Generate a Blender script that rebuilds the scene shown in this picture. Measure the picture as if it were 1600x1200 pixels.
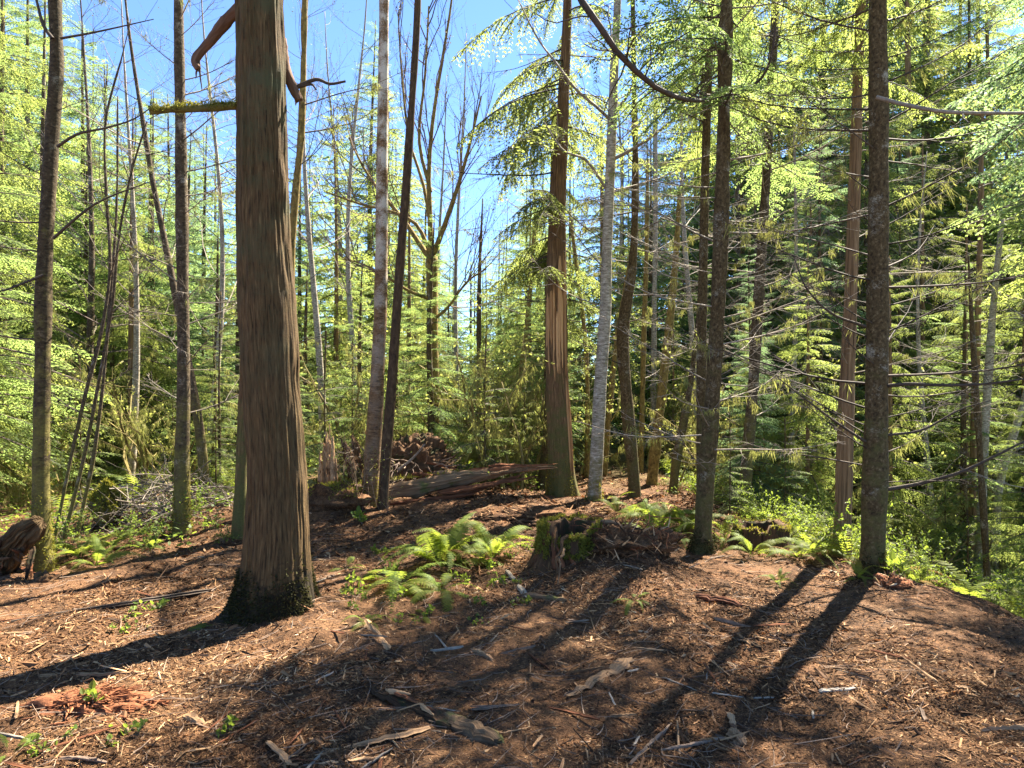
import bpy, math, random
import numpy as np
R = math.radians
for o in list(bpy.data.objects): bpy.data.objects.remove(o)
scene = bpy.context.scene
col = scene.collection
# ------------------------------------------------------------------ camera, sky, sun, exposure
CAM_Z, F = 1.9, 1081.0                      # eye height, focal length in photo pixels (1600 wide)
cam_d = bpy.data.cameras.new('camera'); cam = bpy.data.objects.new('camera', cam_d); col.objects.link(cam)
cam.location = (0, 0, CAM_Z); cam.rotation_euler = (R(90), 0, 0)
cam_d.sensor_width = 36; cam_d.lens = 36 * F / 1600; cam_d.clip_start = 0.05; cam_d.clip_end = 2000
scene.camera = cam
SUN_EL, SUN_AZ = 53, 38                     # behind the scene, to the right
world = bpy.data.worlds.new('World'); scene.world = world; world.use_nodes = True
wn = world.node_tree; wn.nodes.clear()
sky = wn.nodes.new('ShaderNodeTexSky'); sky.sky_type = 'NISHITA'; sky.sun_disc = False
sky.sun_elevation = R(SUN_EL); sky.sun_rotation = R(SUN_AZ)
sky.air_density = 0.8; sky.dust_density = 0.0; sky.ozone_density = 7.0; sky.altitude = 1500
bg = wn.nodes.new('ShaderNodeBackground'); bg.inputs[1].default_value = 0.051
wo = wn.nodes.new('ShaderNodeOutputWorld')
wn.links.new(sky.outputs[0], bg.inputs[0]); wn.links.new(bg.outputs[0], wo.inputs[0])
sun_d = bpy.data.lights.new('sun', 'SUN'); sun_d.energy = 4.1; sun_d.angle = R(0.53); sun_d.color = (1, 0.92, 0.78)
sun = bpy.data.objects.new('sun', sun_d); col.objects.link(sun)
sun.rotation_euler = (R(90 - SUN_EL), 0, R(180 - SUN_AZ)); sun.location = (20, 30, 40)
scene.view_settings.view_transform = 'Standard'; scene.view_settings.look = 'None'
scene.view_settings.gamma = 1; scene.view_settings.exposure = 3.05
scene.view_settings.use_curve_mapping = False
scene.cycles.use_denoising = True
scene.cycles.max_bounces = 12; scene.cycles.diffuse_bounces = 8; scene.cycles.transmission_bounces = 10

# ------------------------------------------------------------------ noise
def _hash(ix, iy, iz, seed):
    h = (ix.astype(np.int64) * 374761393 + iy.astype(np.int64) * 668265263 + iz.astype(np.int64) * 2147483647 + seed * 974634777) & 0xffffffff
    h = ((h ^ (h >> 13)) * 1274126177) & 0xffffffff
    h = ((h ^ (h >> 16)) * 2246822519) & 0xffffffff
    return ((h ^ (h >> 15)) & 0xffffff) / float(0xffffff)
def vnoise(x, y, z=0.0, seed=0):
    x, y, z = np.broadcast_arrays(np.asarray(x, float), np.asarray(y, float), np.asarray(z, float))
    fx, fy, fz = np.floor(x), np.floor(y), np.floor(z)
    u, v, w = x - fx, y - fy, z - fz
    u = u*u*(3-2*u); v = v*v*(3-2*v); w = w*w*(3-2*w)
    def c(a, b, d): return _hash(fx + a, fy + b, fz + d, seed)
    l = lambda a, b, t: a + (b - a) * t
    return l(l(l(c(0,0,0), c(1,0,0), u), l(c(0,1,0), c(1,1,0), u), v), l(l(c(0,0,1), c(1,0,1), u), l(c(0,1,1), c(1,1,1), u), v), w) * 2 - 1
def fbm(x, y, z=0.0, oct=3, seed=0):
    s, a = 0.0, 1.0
    for i in range(oct):
        k = 2.0 ** i
        s = s + a * vnoise(np.asarray(x)*k + 7.3*i, np.asarray(y)*k - 3.1*i, np.asarray(z)*k, seed + i); a *= 0.5
    return s
def sstep(a, b, t):
    t = np.clip((np.asarray(t, float) - a) / (b - a), 0, 1); return t*t*(3-2*t)
def bump(x, y, cx, cy, sx, sy, a): return a * np.exp(-((x-cx)/sx)**2 - ((y-cy)/sy)**2)

def terrain(x, y):
    x = np.asarray(x, float); y = np.asarray(y, float)
    edge = np.clip(4.15 - 0.27 * (y - 5.5), 3.1, 5.0)
    z = -3.0 * sstep(-0.3, 5.5, x - edge) * sstep(-6, 2, y)
    z = z - 0.35 * sstep(3.5, 10, -x) * sstep(6, 12, y)
    z = z + bump(x, y, -0.9, 10.2, 2.2, 1.3, 0.2) + bump(x, y, 0.85, 6.7, 0.75, 0.7, 0.16)
    z = z + bump(x, y, 1.15, 6.75, 0.45, 0.5, 0.12) + bump(x, y, -2.0, 5.8, 0.6, 0.6, 0.05) + bump(x, y, -3.9, 9.6, 1.2, 0.7, 0.18)
    z = z + bump(x, y, -2.75, 9.6, 0.6, 0.6, 0.15) + bump(x, y, 3.7, 6.3, 0.5, 0.4, 0.06)
    near = np.exp(-np.maximum(np.hypot(x, y - 4) - 8, 0) / 10)
    z = z + 0.05 * fbm(x*0.8, y*0.8, 0, 3, 5) + (0.028 * fbm(x*3.1, y*3.1, 0, 3, 9)) * near
    z = z + 0.6 * fbm(x*0.05, y*0.05, 0, 2, 3) * sstep(18, 45, np.hypot(x, y))
    return z
def tz(x, y): return float(terrain(x, y))
def P(px, py, Y): return np.array([(px - 800) / F * Y, Y, CAM_Z - (py - 600) / F * Y])
def pxm(w, Y): return w / F * Y             # pixels -> metres at depth Y
def XY(px, Y): return (px - 800) / F * Y

# ------------------------------------------------------------------ mesh builder
class MB:
    def __init__(s): s.v, s.q, s.t, s.qm, s.tm, s.b, s.tint, s.n = [], [], [], [], [], [], [], 0
    def add(s, v, quads=None, tris=None, mat=0, bco=None, tint=0.5):
        v = np.asarray(v, float).reshape(-1, 3); m = len(v)
        s.v.append(v); s.b.append(v.copy() if bco is None else np.asarray(bco, float).reshape(-1, 3))
        s.tint.append(np.broadcast_to(np.asarray(tint, float), (m,)).copy())
        if quads is not None and len(quads):
            quads = np.asarray(quads).reshape(-1, 4); s.q.append(quads + s.n); s.qm.append(np.full(len(quads), mat))
        if tris is not None and len(tris):
            tris = np.asarray(tris).reshape(-1, 3); s.t.append(tris + s.n); s.tm.append(np.full(len(tris), mat))
        s.n += m
    def quads(s, Q, mat=0, tint=0.5):       # Q (m,4,3) loose leaves
        Q = np.asarray(Q); m = len(Q)
        if m: s.add(Q.reshape(-1, 3), quads=np.arange(m*4).reshape(m, 4), mat=mat, tint=np.repeat(np.broadcast_to(tint, (m,)), 4))
    def tubes(s, C, Rr, k=3, mat=0, tint=0.5, cap=False):   # C (m,n,3), Rr (m,n)
        C = np.asarray(C, float); Rr = np.asarray(Rr, float)
        if C.ndim == 2: C = C[None]; Rr = Rr[None]
        m, n, _ = C.shape
        if m == 0: return
        T = np.gradient(C, axis=1); T /= np.linalg.norm(T, axis=2, keepdims=True) + 1e-9
        T0 = (C[:, -1] - C[:, 0]); T0 /= np.linalg.norm(T0, axis=1, keepdims=True) + 1e-9
        ref = np.where(np.abs(T0[:, 2:3]) > 0.8, np.array([[1., 0, 0]]), np.array([[0, 0, 1.]]))
        A = np.cross(T, ref[:, None, :]); A /= np.linalg.norm(A, axis=2, keepdims=True) + 1e-9
        B = np.cross(T, A)
        th = np.arange(k) * 2 * math.pi / k
        ring = A[:, :, None, :] * np.cos(th)[None, None, :, None] + B[:, :, None, :] * np.sin(th)[None, None, :, None]
        V = C[:, :, None, :] + ring * Rr[:, :, None, None]
        L = np.concatenate([np.zeros((m, 1)), np.cumsum(np.linalg.norm(np.diff(C, axis=1), axis=2), axis=1)], 1)
        bc = np.stack(np.broadcast_arrays(np.cos(th)[None, None, :] * Rr[:, :, None], np.sin(th)[None, None, :] * Rr[:, :, None], L[:, :, None]), -1)
        i, j = np.meshgrid(np.arange(n - 1), np.arange(k), indexing='ij')
        base = np.stack([i*k + j, i*k + (j+1) % k, (i+1)*k + (j+1) % k, (i+1)*k + j], -1).reshape(-1, 4)
        qs = (base[None] + (np.arange(m) * n * k)[:, None, None]).reshape(-1, 4)
        tt = np.repeat(np.broadcast_to(np.asarray(tint, float), (m,)), n * k)
        tr = None
        if cap:
            f = np.array([[0, j+1, j] for j in range(1, k-1)] + [[(n-1)*k, (n-1)*k + j, (n-1)*k + j + 1] for j in range(1, k-1)])
            tr = (f[None] + (np.arange(m) * n * k)[:, None, None]).reshape(-1, 3)
        s.add(V, quads=qs, tris=tr, mat=mat, bco=bc, tint=tt)
    def mesh(s, name, mats, origin=(0, 0, 0), smooth=False):
        me = bpy.data.meshes.new(name)
        V = np.concatenate(s.v) - np.asarray(origin)
        q = np.concatenate(s.q) if s.q else np.zeros((0, 4), int); t = np.concatenate(s.t) if s.t else np.zeros((0, 3), int)
        me.vertices.add(len(V)); me.vertices.foreach_set('co', V.astype(np.float32).ravel())
        lp = np.concatenate([q.ravel(), t.ravel()]).astype(np.int32)
        me.loops.add(len(lp)); me.loops.foreach_set('vertex_index', lp)
        me.polygons.add(len(q) + len(t))
        st = np.concatenate([np.arange(len(q)) * 4, len(q) * 4 + np.arange(len(t)) * 3]).astype(np.int32)
        me.polygons.foreach_set('loop_start', st)
        mi = np.concatenate(s.qm + s.tm).astype(np.int32) if (s.qm or s.tm) else np.zeros(0, np.int32)
        for mm in (mats if isinstance(mats, (list, tuple)) else [mats]): me.materials.append(mm)
        me.polygons.foreach_set('material_index', mi)
        me.polygons.foreach_set('use_smooth', np.full(len(mi), smooth, dtype=bool))
        a = me.attributes.new('bco', 'FLOAT_VECTOR', 'POINT'); a.data.foreach_set('vector', np.concatenate(s.b).astype(np.float32).ravel())
        a = me.attributes.new('tint', 'FLOAT', 'POINT'); a.data.foreach_set('value', np.concatenate(s.tint).astype(np.float32))
        me.update(calc_edges=True)
        return me

def link(name, data, parent=None, loc=(0, 0, 0), rot=(0, 0, 0), sc=1.0):
    o = bpy.data.objects.new(name, data); col.objects.link(o)
    o.location = loc; o.rotation_euler = rot
    o.scale = (sc, sc, sc) if np.isscalar(sc) else sc
    if parent is not None: o.parent = parent
    return o
def tag(o, label, cat, group=None):
    o['label'] = label; o['category'] = cat
    if group: o['group'] = group
    return o
def thing(name, label, cat, loc=(0, 0, 0), rotz=0.0, sc=1.0, group=None):
    return tag(link(name, None, None, tuple(loc), (0, 0, rotz), sc), label, cat, group)
def part(name, mb, mats, root, smooth=False, kind=None):
    o = link(name, mb.mesh(name, mats, root.matrix_basis.translation if root else (0, 0, 0), smooth), root)
    if kind: o['kind'] = kind
    return o

# ------------------------------------------------------------------ materials
def newmat(name):
    m = bpy.data.materials.new(name); m.use_nodes = True; nt = m.node_tree; nt.nodes.clear()
    return m, nt, nt.nodes.new('ShaderNodeOutputMaterial')
def node(nt, t, **kw):
    n = nt.nodes.new(t)
    for k, v in kw.items():
        if k.startswith('i_'):
            key = k[2:]; key = int(key) if key.isdigit() else key.replace('_', ' ')
            if hasattr(v, 'links') or isinstance(v, bpy.types.NodeSocket): nt.links.new(v, n.inputs[key])
            else: n.inputs[key].default_value = v
        else: setattr(n, k, v)
    return n
def ramp(nt, fac, stops):
    n = nt.nodes.new('ShaderNodeValToRGB'); e = n.color_ramp.elements
    while len(e) > 1: e.remove(e[-1])
    for i, (p, c) in enumerate(stops):
        x = e[0] if i == 0 else e.new(p)
        x.position = p; x.color = (*c, 1) if len(c) == 3 else c
    nt.links.new(fac, n.inputs[0]); return n.outputs[0]
def mixc(nt, f, a, b, mode='MIX'):
    n = nt.nodes.new('ShaderNodeMix'); n.data_type = 'RGBA'; n.blend_type = mode
    for s, v in ((0, f), (6, a), (7, b)):
        if isinstance(v, bpy.types.NodeSocket): nt.links.new(v, n.inputs[s])
        else: n.inputs[s].default_value = v if s == 0 else ((*v, 1) if len(v) == 3 else v)
    return n.outputs[2]
def math_(nt, op, a, b=0.0, c=None):
    n = nt.nodes.new('ShaderNodeMath'); n.operation = op
    for i, v in enumerate((a, b) if c is None else (a, b, c)):
        if isinstance(v, bpy.types.NodeSocket): nt.links.new(v, n.inputs[i])
        else: n.inputs[i].default_value = v
    return n.outputs[0]
def attr(nt, name, out): n = nt.nodes.new('ShaderNodeAttribute'); n.attribute_name = name; return n.outputs[out]
def scaled(nt, vec, s): n = nt.nodes.new('ShaderNodeMapping'); nt.links.new(vec, n.inputs[0]); n.inputs[3].default_value = s; return n.outputs[0]
def noise(nt, vec, scale, detail=4, rough=0.6, dist=0.0):
    n = nt.nodes.new('ShaderNodeTexNoise'); nt.links.new(vec, n.inputs['Vector'])
    n.inputs['Scale'].default_value = scale; n.inputs['Detail'].default_value = detail; n.inputs['Roughness'].default_value = rough; n.inputs['Distortion'].default_value = dist
    return n.outputs['Fac']
def finish(nt, out, colr, rough, bumps=(), spec=0.3):
    b = nt.nodes.new('ShaderNodeBsdfPrincipled'); nt.links.new(colr, b.inputs['Base Color'])
    if isinstance(rough, bpy.types.NodeSocket): nt.links.new(rough, b.inputs['Roughness'])
    else: b.inputs['Roughness'].default_value = rough
    b.inputs['Specular IOR Level'].default_value = spec
    prev = None
    for h, st, d in bumps:
        n = nt.nodes.new('ShaderNodeBump'); n.inputs['Strength'].default_value = st; n.inputs['Distance'].default_value = d
        nt.links.new(h, n.inputs['Height'])
        if prev is not None: nt.links.new(prev, n.inputs['Normal'])
        prev = n.outputs[0]
    if prev is not None: nt.links.new(prev, b.inputs['Normal'])
    nt.links.new(b.outputs[0], out.inputs[0])
    return b

def bark(name, dark, mid, light, sc=(30, 30, 4), moss=None, moss_h=0.8, moss_amt=0.5, light_at=(0.55, 0.68), patch=None, rough=0.9, bd=0.01, base_dark=None, patch_z=None):
    """bark driven by the trunk's own coordinates: x,y round the trunk, z along it in metres"""
    m, nt, out = newmat(name); b = attr(nt, 'bco', 'Vector')
    n1 = noise(nt, scaled(nt, b, sc), 1.0, 6, 0.65, 0.4)
    n2 = noise(nt, b, 3.5, 4, 0.6)
    n3 = noise(nt, scaled(nt, b, (70, 70, 70)), 1.0, 3, 0.7)
    c = ramp(nt, n1, [(0.32, dark), (0.5, mid), (light_at[0], mid), (light_at[1], light)])
    if patch:                               # lichen / pale patches
        f = ramp(nt, math_(nt, 'ADD', math_(nt, 'MULTIPLY', n2, 0.7), math_(nt, 'MULTIPLY', n3, 0.3)), [(patch[1], (0, 0, 0)), (patch[2], (1, 1, 1))])
        if patch_z: f = math_(nt, 'MULTIPLY', f, node(nt, 'ShaderNodeMapRange', i_0=node(nt, 'ShaderNodeSeparateXYZ', i_0=b).outputs[2], i_1=patch_z[0], i_2=patch_z[1], i_3=0.12, i_4=1.0).outputs[0])
        c = mixc(nt, f, c, patch[0])
    c = mixc(nt, math_(nt, 'MULTIPLY', n3, 0.5), c, (0.5, 0.5, 0.5), 'OVERLAY')
    if moss:
        sep = node(nt, 'ShaderNodeSeparateXYZ', i_0=b)
        up = math_(nt, 'DIVIDE', sep.outputs[2], moss_h)
        f = math_(nt, 'SUBTRACT', math_(nt, 'ADD', math_(nt, 'ADD', math_(nt, 'MULTIPLY', math_(nt, 'SUBTRACT', noise(nt, b, 5.0, 5, 0.75), 0.5), 2.6), 0.5), moss_amt), up)
        f = ramp(nt, f, [(0.4, (0, 0, 0)), (0.9, (0.9, 0.9, 0.9))])
        c = mixc(nt, f, c, mixc(nt, n3, tuple(v*0.45 for v in moss), tuple(min(1, v*1.5) for v in moss)))
    if base_dark:                           # wet dark stain over the flare of the butt
        sep = node(nt, 'ShaderNodeSeparateXYZ', i_0=b)
        f = math_(nt, 'SUBTRACT', math_(nt, 'ADD', math_(nt, 'MULTIPLY', noise(nt, scaled(nt, b, (9, 9, 5)), 1.0, 6, 0.8), 2.2), -0.3), math_(nt, 'MULTIPLY', sep.outputs[2], 1.0 / base_dark[1]))
        f = ramp(nt, f, [(0.0, (0, 0, 0)), (0.3, (0.95, 0.95, 0.95))])
        c = mixc(nt, f, c, mixc(nt, n3, base_dark[0], tuple(v*4 for v in base_dark[0])))
    finish(nt, out, c, rough, [(n1, 0.7, bd), (n3, 0.5, bd*0.4)], 0.2)
    return m
def leaf(name, a, b, trans, tmix=0.45, rough=0.6, sc=1.2, spec=0.16):
    m, nt, out = newmat(name); tc = nt.nodes.new('ShaderNodeTexCoord'); oi = nt.nodes.new('ShaderNodeObjectInfo')
    n = noise(nt, tc.outputs['Object'], sc, 3, 0.6)
    f = math_(nt, 'ADD', math_(nt, 'MULTIPLY', n, 0.5), math_(nt, 'MULTIPLY', attr(nt, 'tint', 'Fac'), 0.5))
    c = mixc(nt, ramp(nt, f, [(0.25, (0, 0, 0)), (0.75, (1, 1, 1))]), a, b)
    hs = node(nt, 'ShaderNodeHueSaturation', i_Color=c)
    nt.links.new(math_(nt, 'ADD', 0.482, math_(nt, 'MULTIPLY', oi.outputs['Random'], 0.042)), hs.inputs['Hue'])
    nt.links.new(math_(nt, 'ADD', 0.75, math_(nt, 'MULTIPLY', oi.outputs['Random'], 0.5)), hs.inputs['Value'])
    p = nt.nodes.new('ShaderNodeBsdfPrincipled'); nt.links.new(hs.outputs[0], p.inputs['Base Color'])
    p.inputs['Roughness'].default_value = rough; p.inputs['Specular IOR Level'].default_value = spec
    t = nt.nodes.new('ShaderNodeBsdfTranslucent')
    nt.links.new(mixc(nt, 0.75, hs.outputs[0], trans), t.inputs[0])
    mx = nt.nodes.new('ShaderNodeMixShader'); mx.inputs[0].default_value = tmix
    nt.links.new(p.outputs[0], mx.inputs[1]); nt.links.new(t.outputs[0], mx.inputs[2]); nt.links.new(mx.outputs[0], out.inputs[0])
    return m
def wood(name, a, b, sc=(40, 40, 3), rough=0.8, bd=0.006, extra=None):
    m, nt, out = newmat(name); bc = attr(nt, 'bco', 'Vector')
    n1 = noise(nt, scaled(nt, bc, sc), 1.0, 5, 0.7, 0.3); n2 = noise(nt, bc, 5.0, 4, 0.6)
    f = math_(nt, 'ADD', math_(nt, 'MULTIPLY', n1, 0.65), math_(nt, 'MULTIPLY', attr(nt, 'tint', 'Fac'), 0.35))
    c = ramp(nt, f, [(0.3, a), (0.68, b)])
    if extra: c = mixc(nt, ramp(nt, n2, [(extra[1], (0, 0, 0)), (extra[1]+0.1, (1, 1, 1))]), c, extra[0])
    finish(nt, out, c, rough, [(n1, 0.7, bd)], 0.2)
    return m

M = {}
M['cedar'] = bark('cedar_bark', (0.014, 0.008, 0.0035), (0.09, 0.053, 0.02), (0.2, 0.13, 0.055), (110, 110, 5.5), bd=0.016, light_at=(0.54, 0.76), patch=((0.07, 0.068, 0.03), 0.46, 0.66), base_dark=((0.008, 0.006, 0.003), 0.62), patch_z=(1.2, 3.4))  # dark noise tone puts crevice shade into the bark colour
M['dark'] = bark('dark_alder_bark', (0.015, 0.01, 0.005), (0.058, 0.041, 0.02), (0.15, 0.115, 0.066), (30, 30, 40), moss=(0.14, 0.12, 0.03), moss_h=4.5, moss_amt=0.5, patch=((0.17, 0.15, 0.1), 0.58, 0.66))
M['mossytrunk'] = bark('mossy_bark', (0.02, 0.013, 0.008), (0.075, 0.053, 0.03), (0.2, 0.155, 0.1), (30, 30, 35), moss=(0.14, 0.12, 0.03), moss_h=3.6, moss_amt=0.45, patch=((0.3, 0.26, 0.2), 0.56, 0.64))
M['alder'] = bark('pale_alder_bark', (0.05, 0.036, 0.022), (0.27, 0.228, 0.165), (0.46, 0.41, 0.325), (17, 17, 44), moss=(0.12, 0.1, 0.028), moss_h=2.4, moss_amt=0.4, light_at=(0.45, 0.6), patch=((0.17, 0.135, 0.09), 0.55, 0.62), bd=0.003)
M['rust'] = bark('rusty_alder_bark', (0.04, 0.022, 0.01), (0.17, 0.098, 0.046), (0.3, 0.2, 0.11), (17, 17, 40), moss=(0.12, 0.1, 0.028), moss_h=0.9, moss_amt=0.5, patch=((0.5, 0.45, 0.37), 0.46, 0.56), bd=0.004, patch_z=(1.6, 4.6))
M['pole'] = bark('smooth_pole_bark', (0.022, 0.012, 0.007), (0.065, 0.038, 0.018), (0.12, 0.076, 0.04), (25, 25, 10), bd=0.003, rough=0.75)
M['fir'] = bark('fir_bark', (0.016, 0.01, 0.005), (0.08, 0.053, 0.022), (0.19, 0.138, 0.07), (48, 48, 26), moss=(0.09, 0.082, 0.024), moss_h=4.5, moss_amt=0.3, patch=((0.3, 0.27, 0.2), 0.56, 0.66), bd=0.009)
M['redcedar'] = bark('young_cedar_bark', (0.05, 0.03, 0.015), (0.2, 0.122, 0.062), (0.36, 0.24, 0.13), (70, 70, 1.8), bd=0.008, moss=(0.12, 0.1, 0.03), moss_h=0.8, moss_amt=0.3)
M['oldcedar'] = bark('mossy_cedar_bark', (0.02, 0.011, 0.005), (0.14, 0.08, 0.036), (0.28, 0.175, 0.085), (75, 75, 3.5), bd=0.012, moss=(0.095, 0.09, 0.026), moss_h=3.0, moss_amt=0.6)
M['goldmoss'] = bark('golden_moss_bark', (0.06, 0.04, 0.014), (0.2, 0.14, 0.042), (0.38, 0.29, 0.09), (22, 22, 14), bd=0.012)
M['snagbark'] = bark('rotten_log_wood', (0.014, 0.009, 0.004), (0.085, 0.052, 0.022), (0.2, 0.13, 0.06), (60, 60, 7), bd=0.012)
M['wood'] = wood('torn_wood', (0.11, 0.055, 0.024), (0.46, 0.28, 0.145), (60, 60, 2.5), extra=((0.12, 0.06, 0.03), 0.55))
M['rotwood'] = wood('red_rotten_wood', (0.05, 0.018, 0.009), (0.27, 0.105, 0.045), (50, 50, 5), rough=0.95)
M['brokenred'] = wood('torn_reddish_limb', (0.05, 0.03, 0.019), (0.22, 0.125, 0.075), (40, 40, 4), rough=0.9)
M['sapwood'] = wood('bare_sapwood', (0.22, 0.105, 0.038), (0.62, 0.36, 0.16), (45, 45, 2.5), rough=0.75)
M['oldstump'] = wood('old_stump_wood', (0.018, 0.011, 0.006), (0.165, 0.088, 0.042), (34, 34, 2.2), rough=0.95, bd=0.014, extra=((0.035, 0.035, 0.014), 0.55))
M['oldlog'] = wood('weathered_log', (0.03, 0.018, 0.01), (0.3, 0.19, 0.105), (26, 26, 1.6), rough=0.95, bd=0.012, extra=((0.1, 0.095, 0.03), 0.56))
M['twig'] = wood('dark_twig', (0.025, 0.018, 0.013), (0.1, 0.075, 0.055), (15, 15, 15))
M['gtwig'] = wood('grey_twig', (0.08, 0.062, 0.044), (0.34, 0.285, 0.22), (15, 15, 15))
M['btwig'] = wood('brown_twig', (0.07, 0.045, 0.03), (0.26, 0.18, 0.125), (15, 15, 15))
M['mtwig'] = wood('mossy_twig', (0.1, 0.07, 0.025), (0.3, 0.24, 0.08), (9, 9, 9))
M['chip'] = None
M['hemlock'] = leaf('hemlock_needles', (0.055, 0.095, 0.03), (0.135, 0.18, 0.05), (0.33, 0.44, 0.12), 0.6)
M['cedarleaf'] = leaf('cedar_sprays', (0.062, 0.095, 0.024), (0.155, 0.18, 0.04), (0.38, 0.44, 0.1), 0.6)
M['fir_n'] = leaf('fir_needles', (0.05, 0.092, 0.045), (0.115, 0.16, 0.07), (0.27, 0.4, 0.16), 0.57)
M['fern'] = leaf('fern_green', (0.06, 0.1, 0.02), (0.16, 0.18, 0.03), (0.4, 0.47, 0.05), 0.5, 0.6, spec=0.15)
M['deadfern'] = leaf('withered_fern', (0.1, 0.05, 0.02), (0.24, 0.14, 0.06), (0.3, 0.17, 0.06), 0.35, 0.8, spec=0.1)
M['shrubleaf'] = leaf('shrub_green', (0.055, 0.095, 0.018), (0.14, 0.18, 0.03), (0.34, 0.44, 0.05), 0.46, 0.5, spec=0.2)
M['mapleleaf'] = leaf('young_maple_leaf', (0.12, 0.13, 0.03), (0.2, 0.2, 0.045), (0.4, 0.43, 0.1), 0.5)
M['moss'] = leaf('moss_tufts', (0.09, 0.09, 0.014), (0.21, 0.19, 0.035), (0.34, 0.3, 0.04), 0.35, 0.8)
M['bud'] = leaf('alder_buds', (0.08, 0.055, 0.025), (0.15, 0.12, 0.045), (0.2, 0.19, 0.06), 0.3)
M['darkmoss'] = leaf('dark_moss', (0.014, 0.013, 0.005), (0.05, 0.045, 0.014), (0.07, 0.065, 0.018), 0.25, 0.9)
M['lichen'] = leaf('hanging_lichen', (0.14, 0.14, 0.045), (0.26, 0.25, 0.08), (0.36, 0.36, 0.09), 0.45, 0.8)

def ground_mat():
    m, nt, out = newmat('forest_floor'); tc = nt.nodes.new('ShaderNodeTexCoord'); v = tc.outputs['Object']
    big = noise(nt, v, 0.55, 4, 0.6, 0.3); mid = noise(nt, v, 3.0, 5, 0.65, 0.5); fine = noise(nt, v, 38, 6, 0.75, 0.6); grain = noise(nt, v, 160, 3, 0.7)
    f = math_(nt, 'ADD', math_(nt, 'MULTIPLY', mid, 0.55), math_(nt, 'MULTIPLY', fine, 0.45))
    c = ramp(nt, f, [(0.36, (0.022, 0.012, 0.007)), (0.47, (0.062, 0.03, 0.015)), (0.56, (0.14, 0.066, 0.031)), (0.7, (0.28, 0.15, 0.075))])
    c2 = ramp(nt, f, [(0.4, (0.018, 0.011, 0.007)), (0.54, (0.085, 0.048, 0.026)), (0.7, (0.26, 0.155, 0.085))])
    c = mixc(nt, ramp(nt, big, [(0.42, (0, 0, 0)), (0.6, (1, 1, 1))]), c, c2)
    hts = []
    for k, (rot, sc_) in enumerate(((0.5, (26, 95, 40)), (2.2, (30, 110, 40)), (1.3, (60, 170, 60)))):
        mp = nt.nodes.new('ShaderNodeMapping'); mp.inputs[2].default_value = (0, 0, rot); mp.inputs[3].default_value = sc_
        dn = nt.nodes.new('ShaderNodeTexNoise'); nt.links.new(v, dn.inputs['Vector']); dn.inputs['Scale'].default_value = 4 + 3*k; dn.inputs['Detail'].default_value = 3
        ad = nt.nodes.new('ShaderNodeMixRGB'); ad.blend_type = 'ADD'; ad.inputs[0].default_value = 0.35; nt.links.new(v, ad.inputs[1]); nt.links.new(dn.outputs['Color'], ad.inputs[2]); nt.links.new(ad.outputs[0], mp.inputs[0])
        vo = nt.nodes.new('ShaderNodeTexVoronoi'); nt.links.new(mp.outputs[0], vo.inputs['Vector']); vo.inputs['Scale'].default_value = 1.0
        cell = ramp(nt, vo.outputs['Color'], [(0.0, (0.02, 0.011, 0.006)), (0.4, (0.085, 0.043, 0.02)), (0.7, (0.23, 0.117, 0.053)), (0.9, (0.38, 0.2, 0.09)), (1.0, (0.45, 0.28, 0.14))])
        msk = ramp(nt, noise(nt, v, 5.0 + 4*k, 5, 0.75, 0.5), [(0.47, (0, 0, 0)), (0.56, (0.85, 0.85, 0.85))])
        edge = ramp(nt, vo.outputs['Distance'], [(0.25, (1, 1, 1)), (0.6, (0.25, 0.25, 0.25))])
        c = mixc(nt, math_(nt, 'MULTIPLY', msk, edge), c, cell); hts.append(vo.outputs['Distance'])
    c = mixc(nt, math_(nt, 'MULTIPLY', grain, 0.6), c, (0.5, 0.5, 0.5), 'OVERLAY')
    # beyond the clearing: moss and leaf mould
    sep = node(nt, 'ShaderNodeSeparateXYZ', i_0=v)
    far = math_(nt, 'ADD', math_(nt, 'MULTIPLY', math_(nt, 'SUBTRACT', sep.outputs[1], 12.5), 0.25), math_(nt, 'MULTIPLY', math_(nt, 'SUBTRACT', mid, 0.5), 2.0))
    right = math_(nt, 'ADD', math_(nt, 'MULTIPLY', math_(nt, 'SUBTRACT', sep.outputs[0], 4.2), 0.9), math_(nt, 'MULTIPLY', math_(nt, 'SUBTRACT', mid, 0.5), 2.0))
    g = node(nt, 'ShaderNodeClamp', i_0=math_(nt, 'MAXIMUM', far, right)).outputs[0]
    c = mixc(nt, math_(nt, 'MULTIPLY', g, 0.85), c, mixc(nt, fine, (0.035, 0.035, 0.012), (0.14, 0.13, 0.04)))
    finish(nt, out, c, 0.95, [(mid, 0.5, 0.05), (fine, 0.9, 0.02), (hts[0], 0.5, 0.012), (hts[2], 0.5, 0.008), (grain, 0.5, 0.006)], 0.15)
    return m
M['ground'] = ground_mat()
def chip_mat():
    m, nt, out = newmat('wood_chips'); t = attr(nt, 'tint', 'Fac'); b = attr(nt, 'bco', 'Vector')
    c = ramp(nt, t, [(0.0, (0.036, 0.019, 0.009)), (0.25, (0.085, 0.042, 0.019)), (0.5, (0.21, 0.103, 0.045)), (0.72, (0.36, 0.205, 0.095)), (0.9, (0.5, 0.31, 0.155)), (1.0, (0.58, 0.42, 0.25))])
    n = noise(nt, b, 60, 3, 0.7)
    c = mixc(nt, math_(nt, 'MULTIPLY', n, 0.6), c, (0.5, 0.5, 0.5), 'OVERLAY')
    finish(nt, out, c, 0.85, [(n, 0.5, 0.003)], 0.2)
    return m
M['chip'] = chip_mat()

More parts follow.
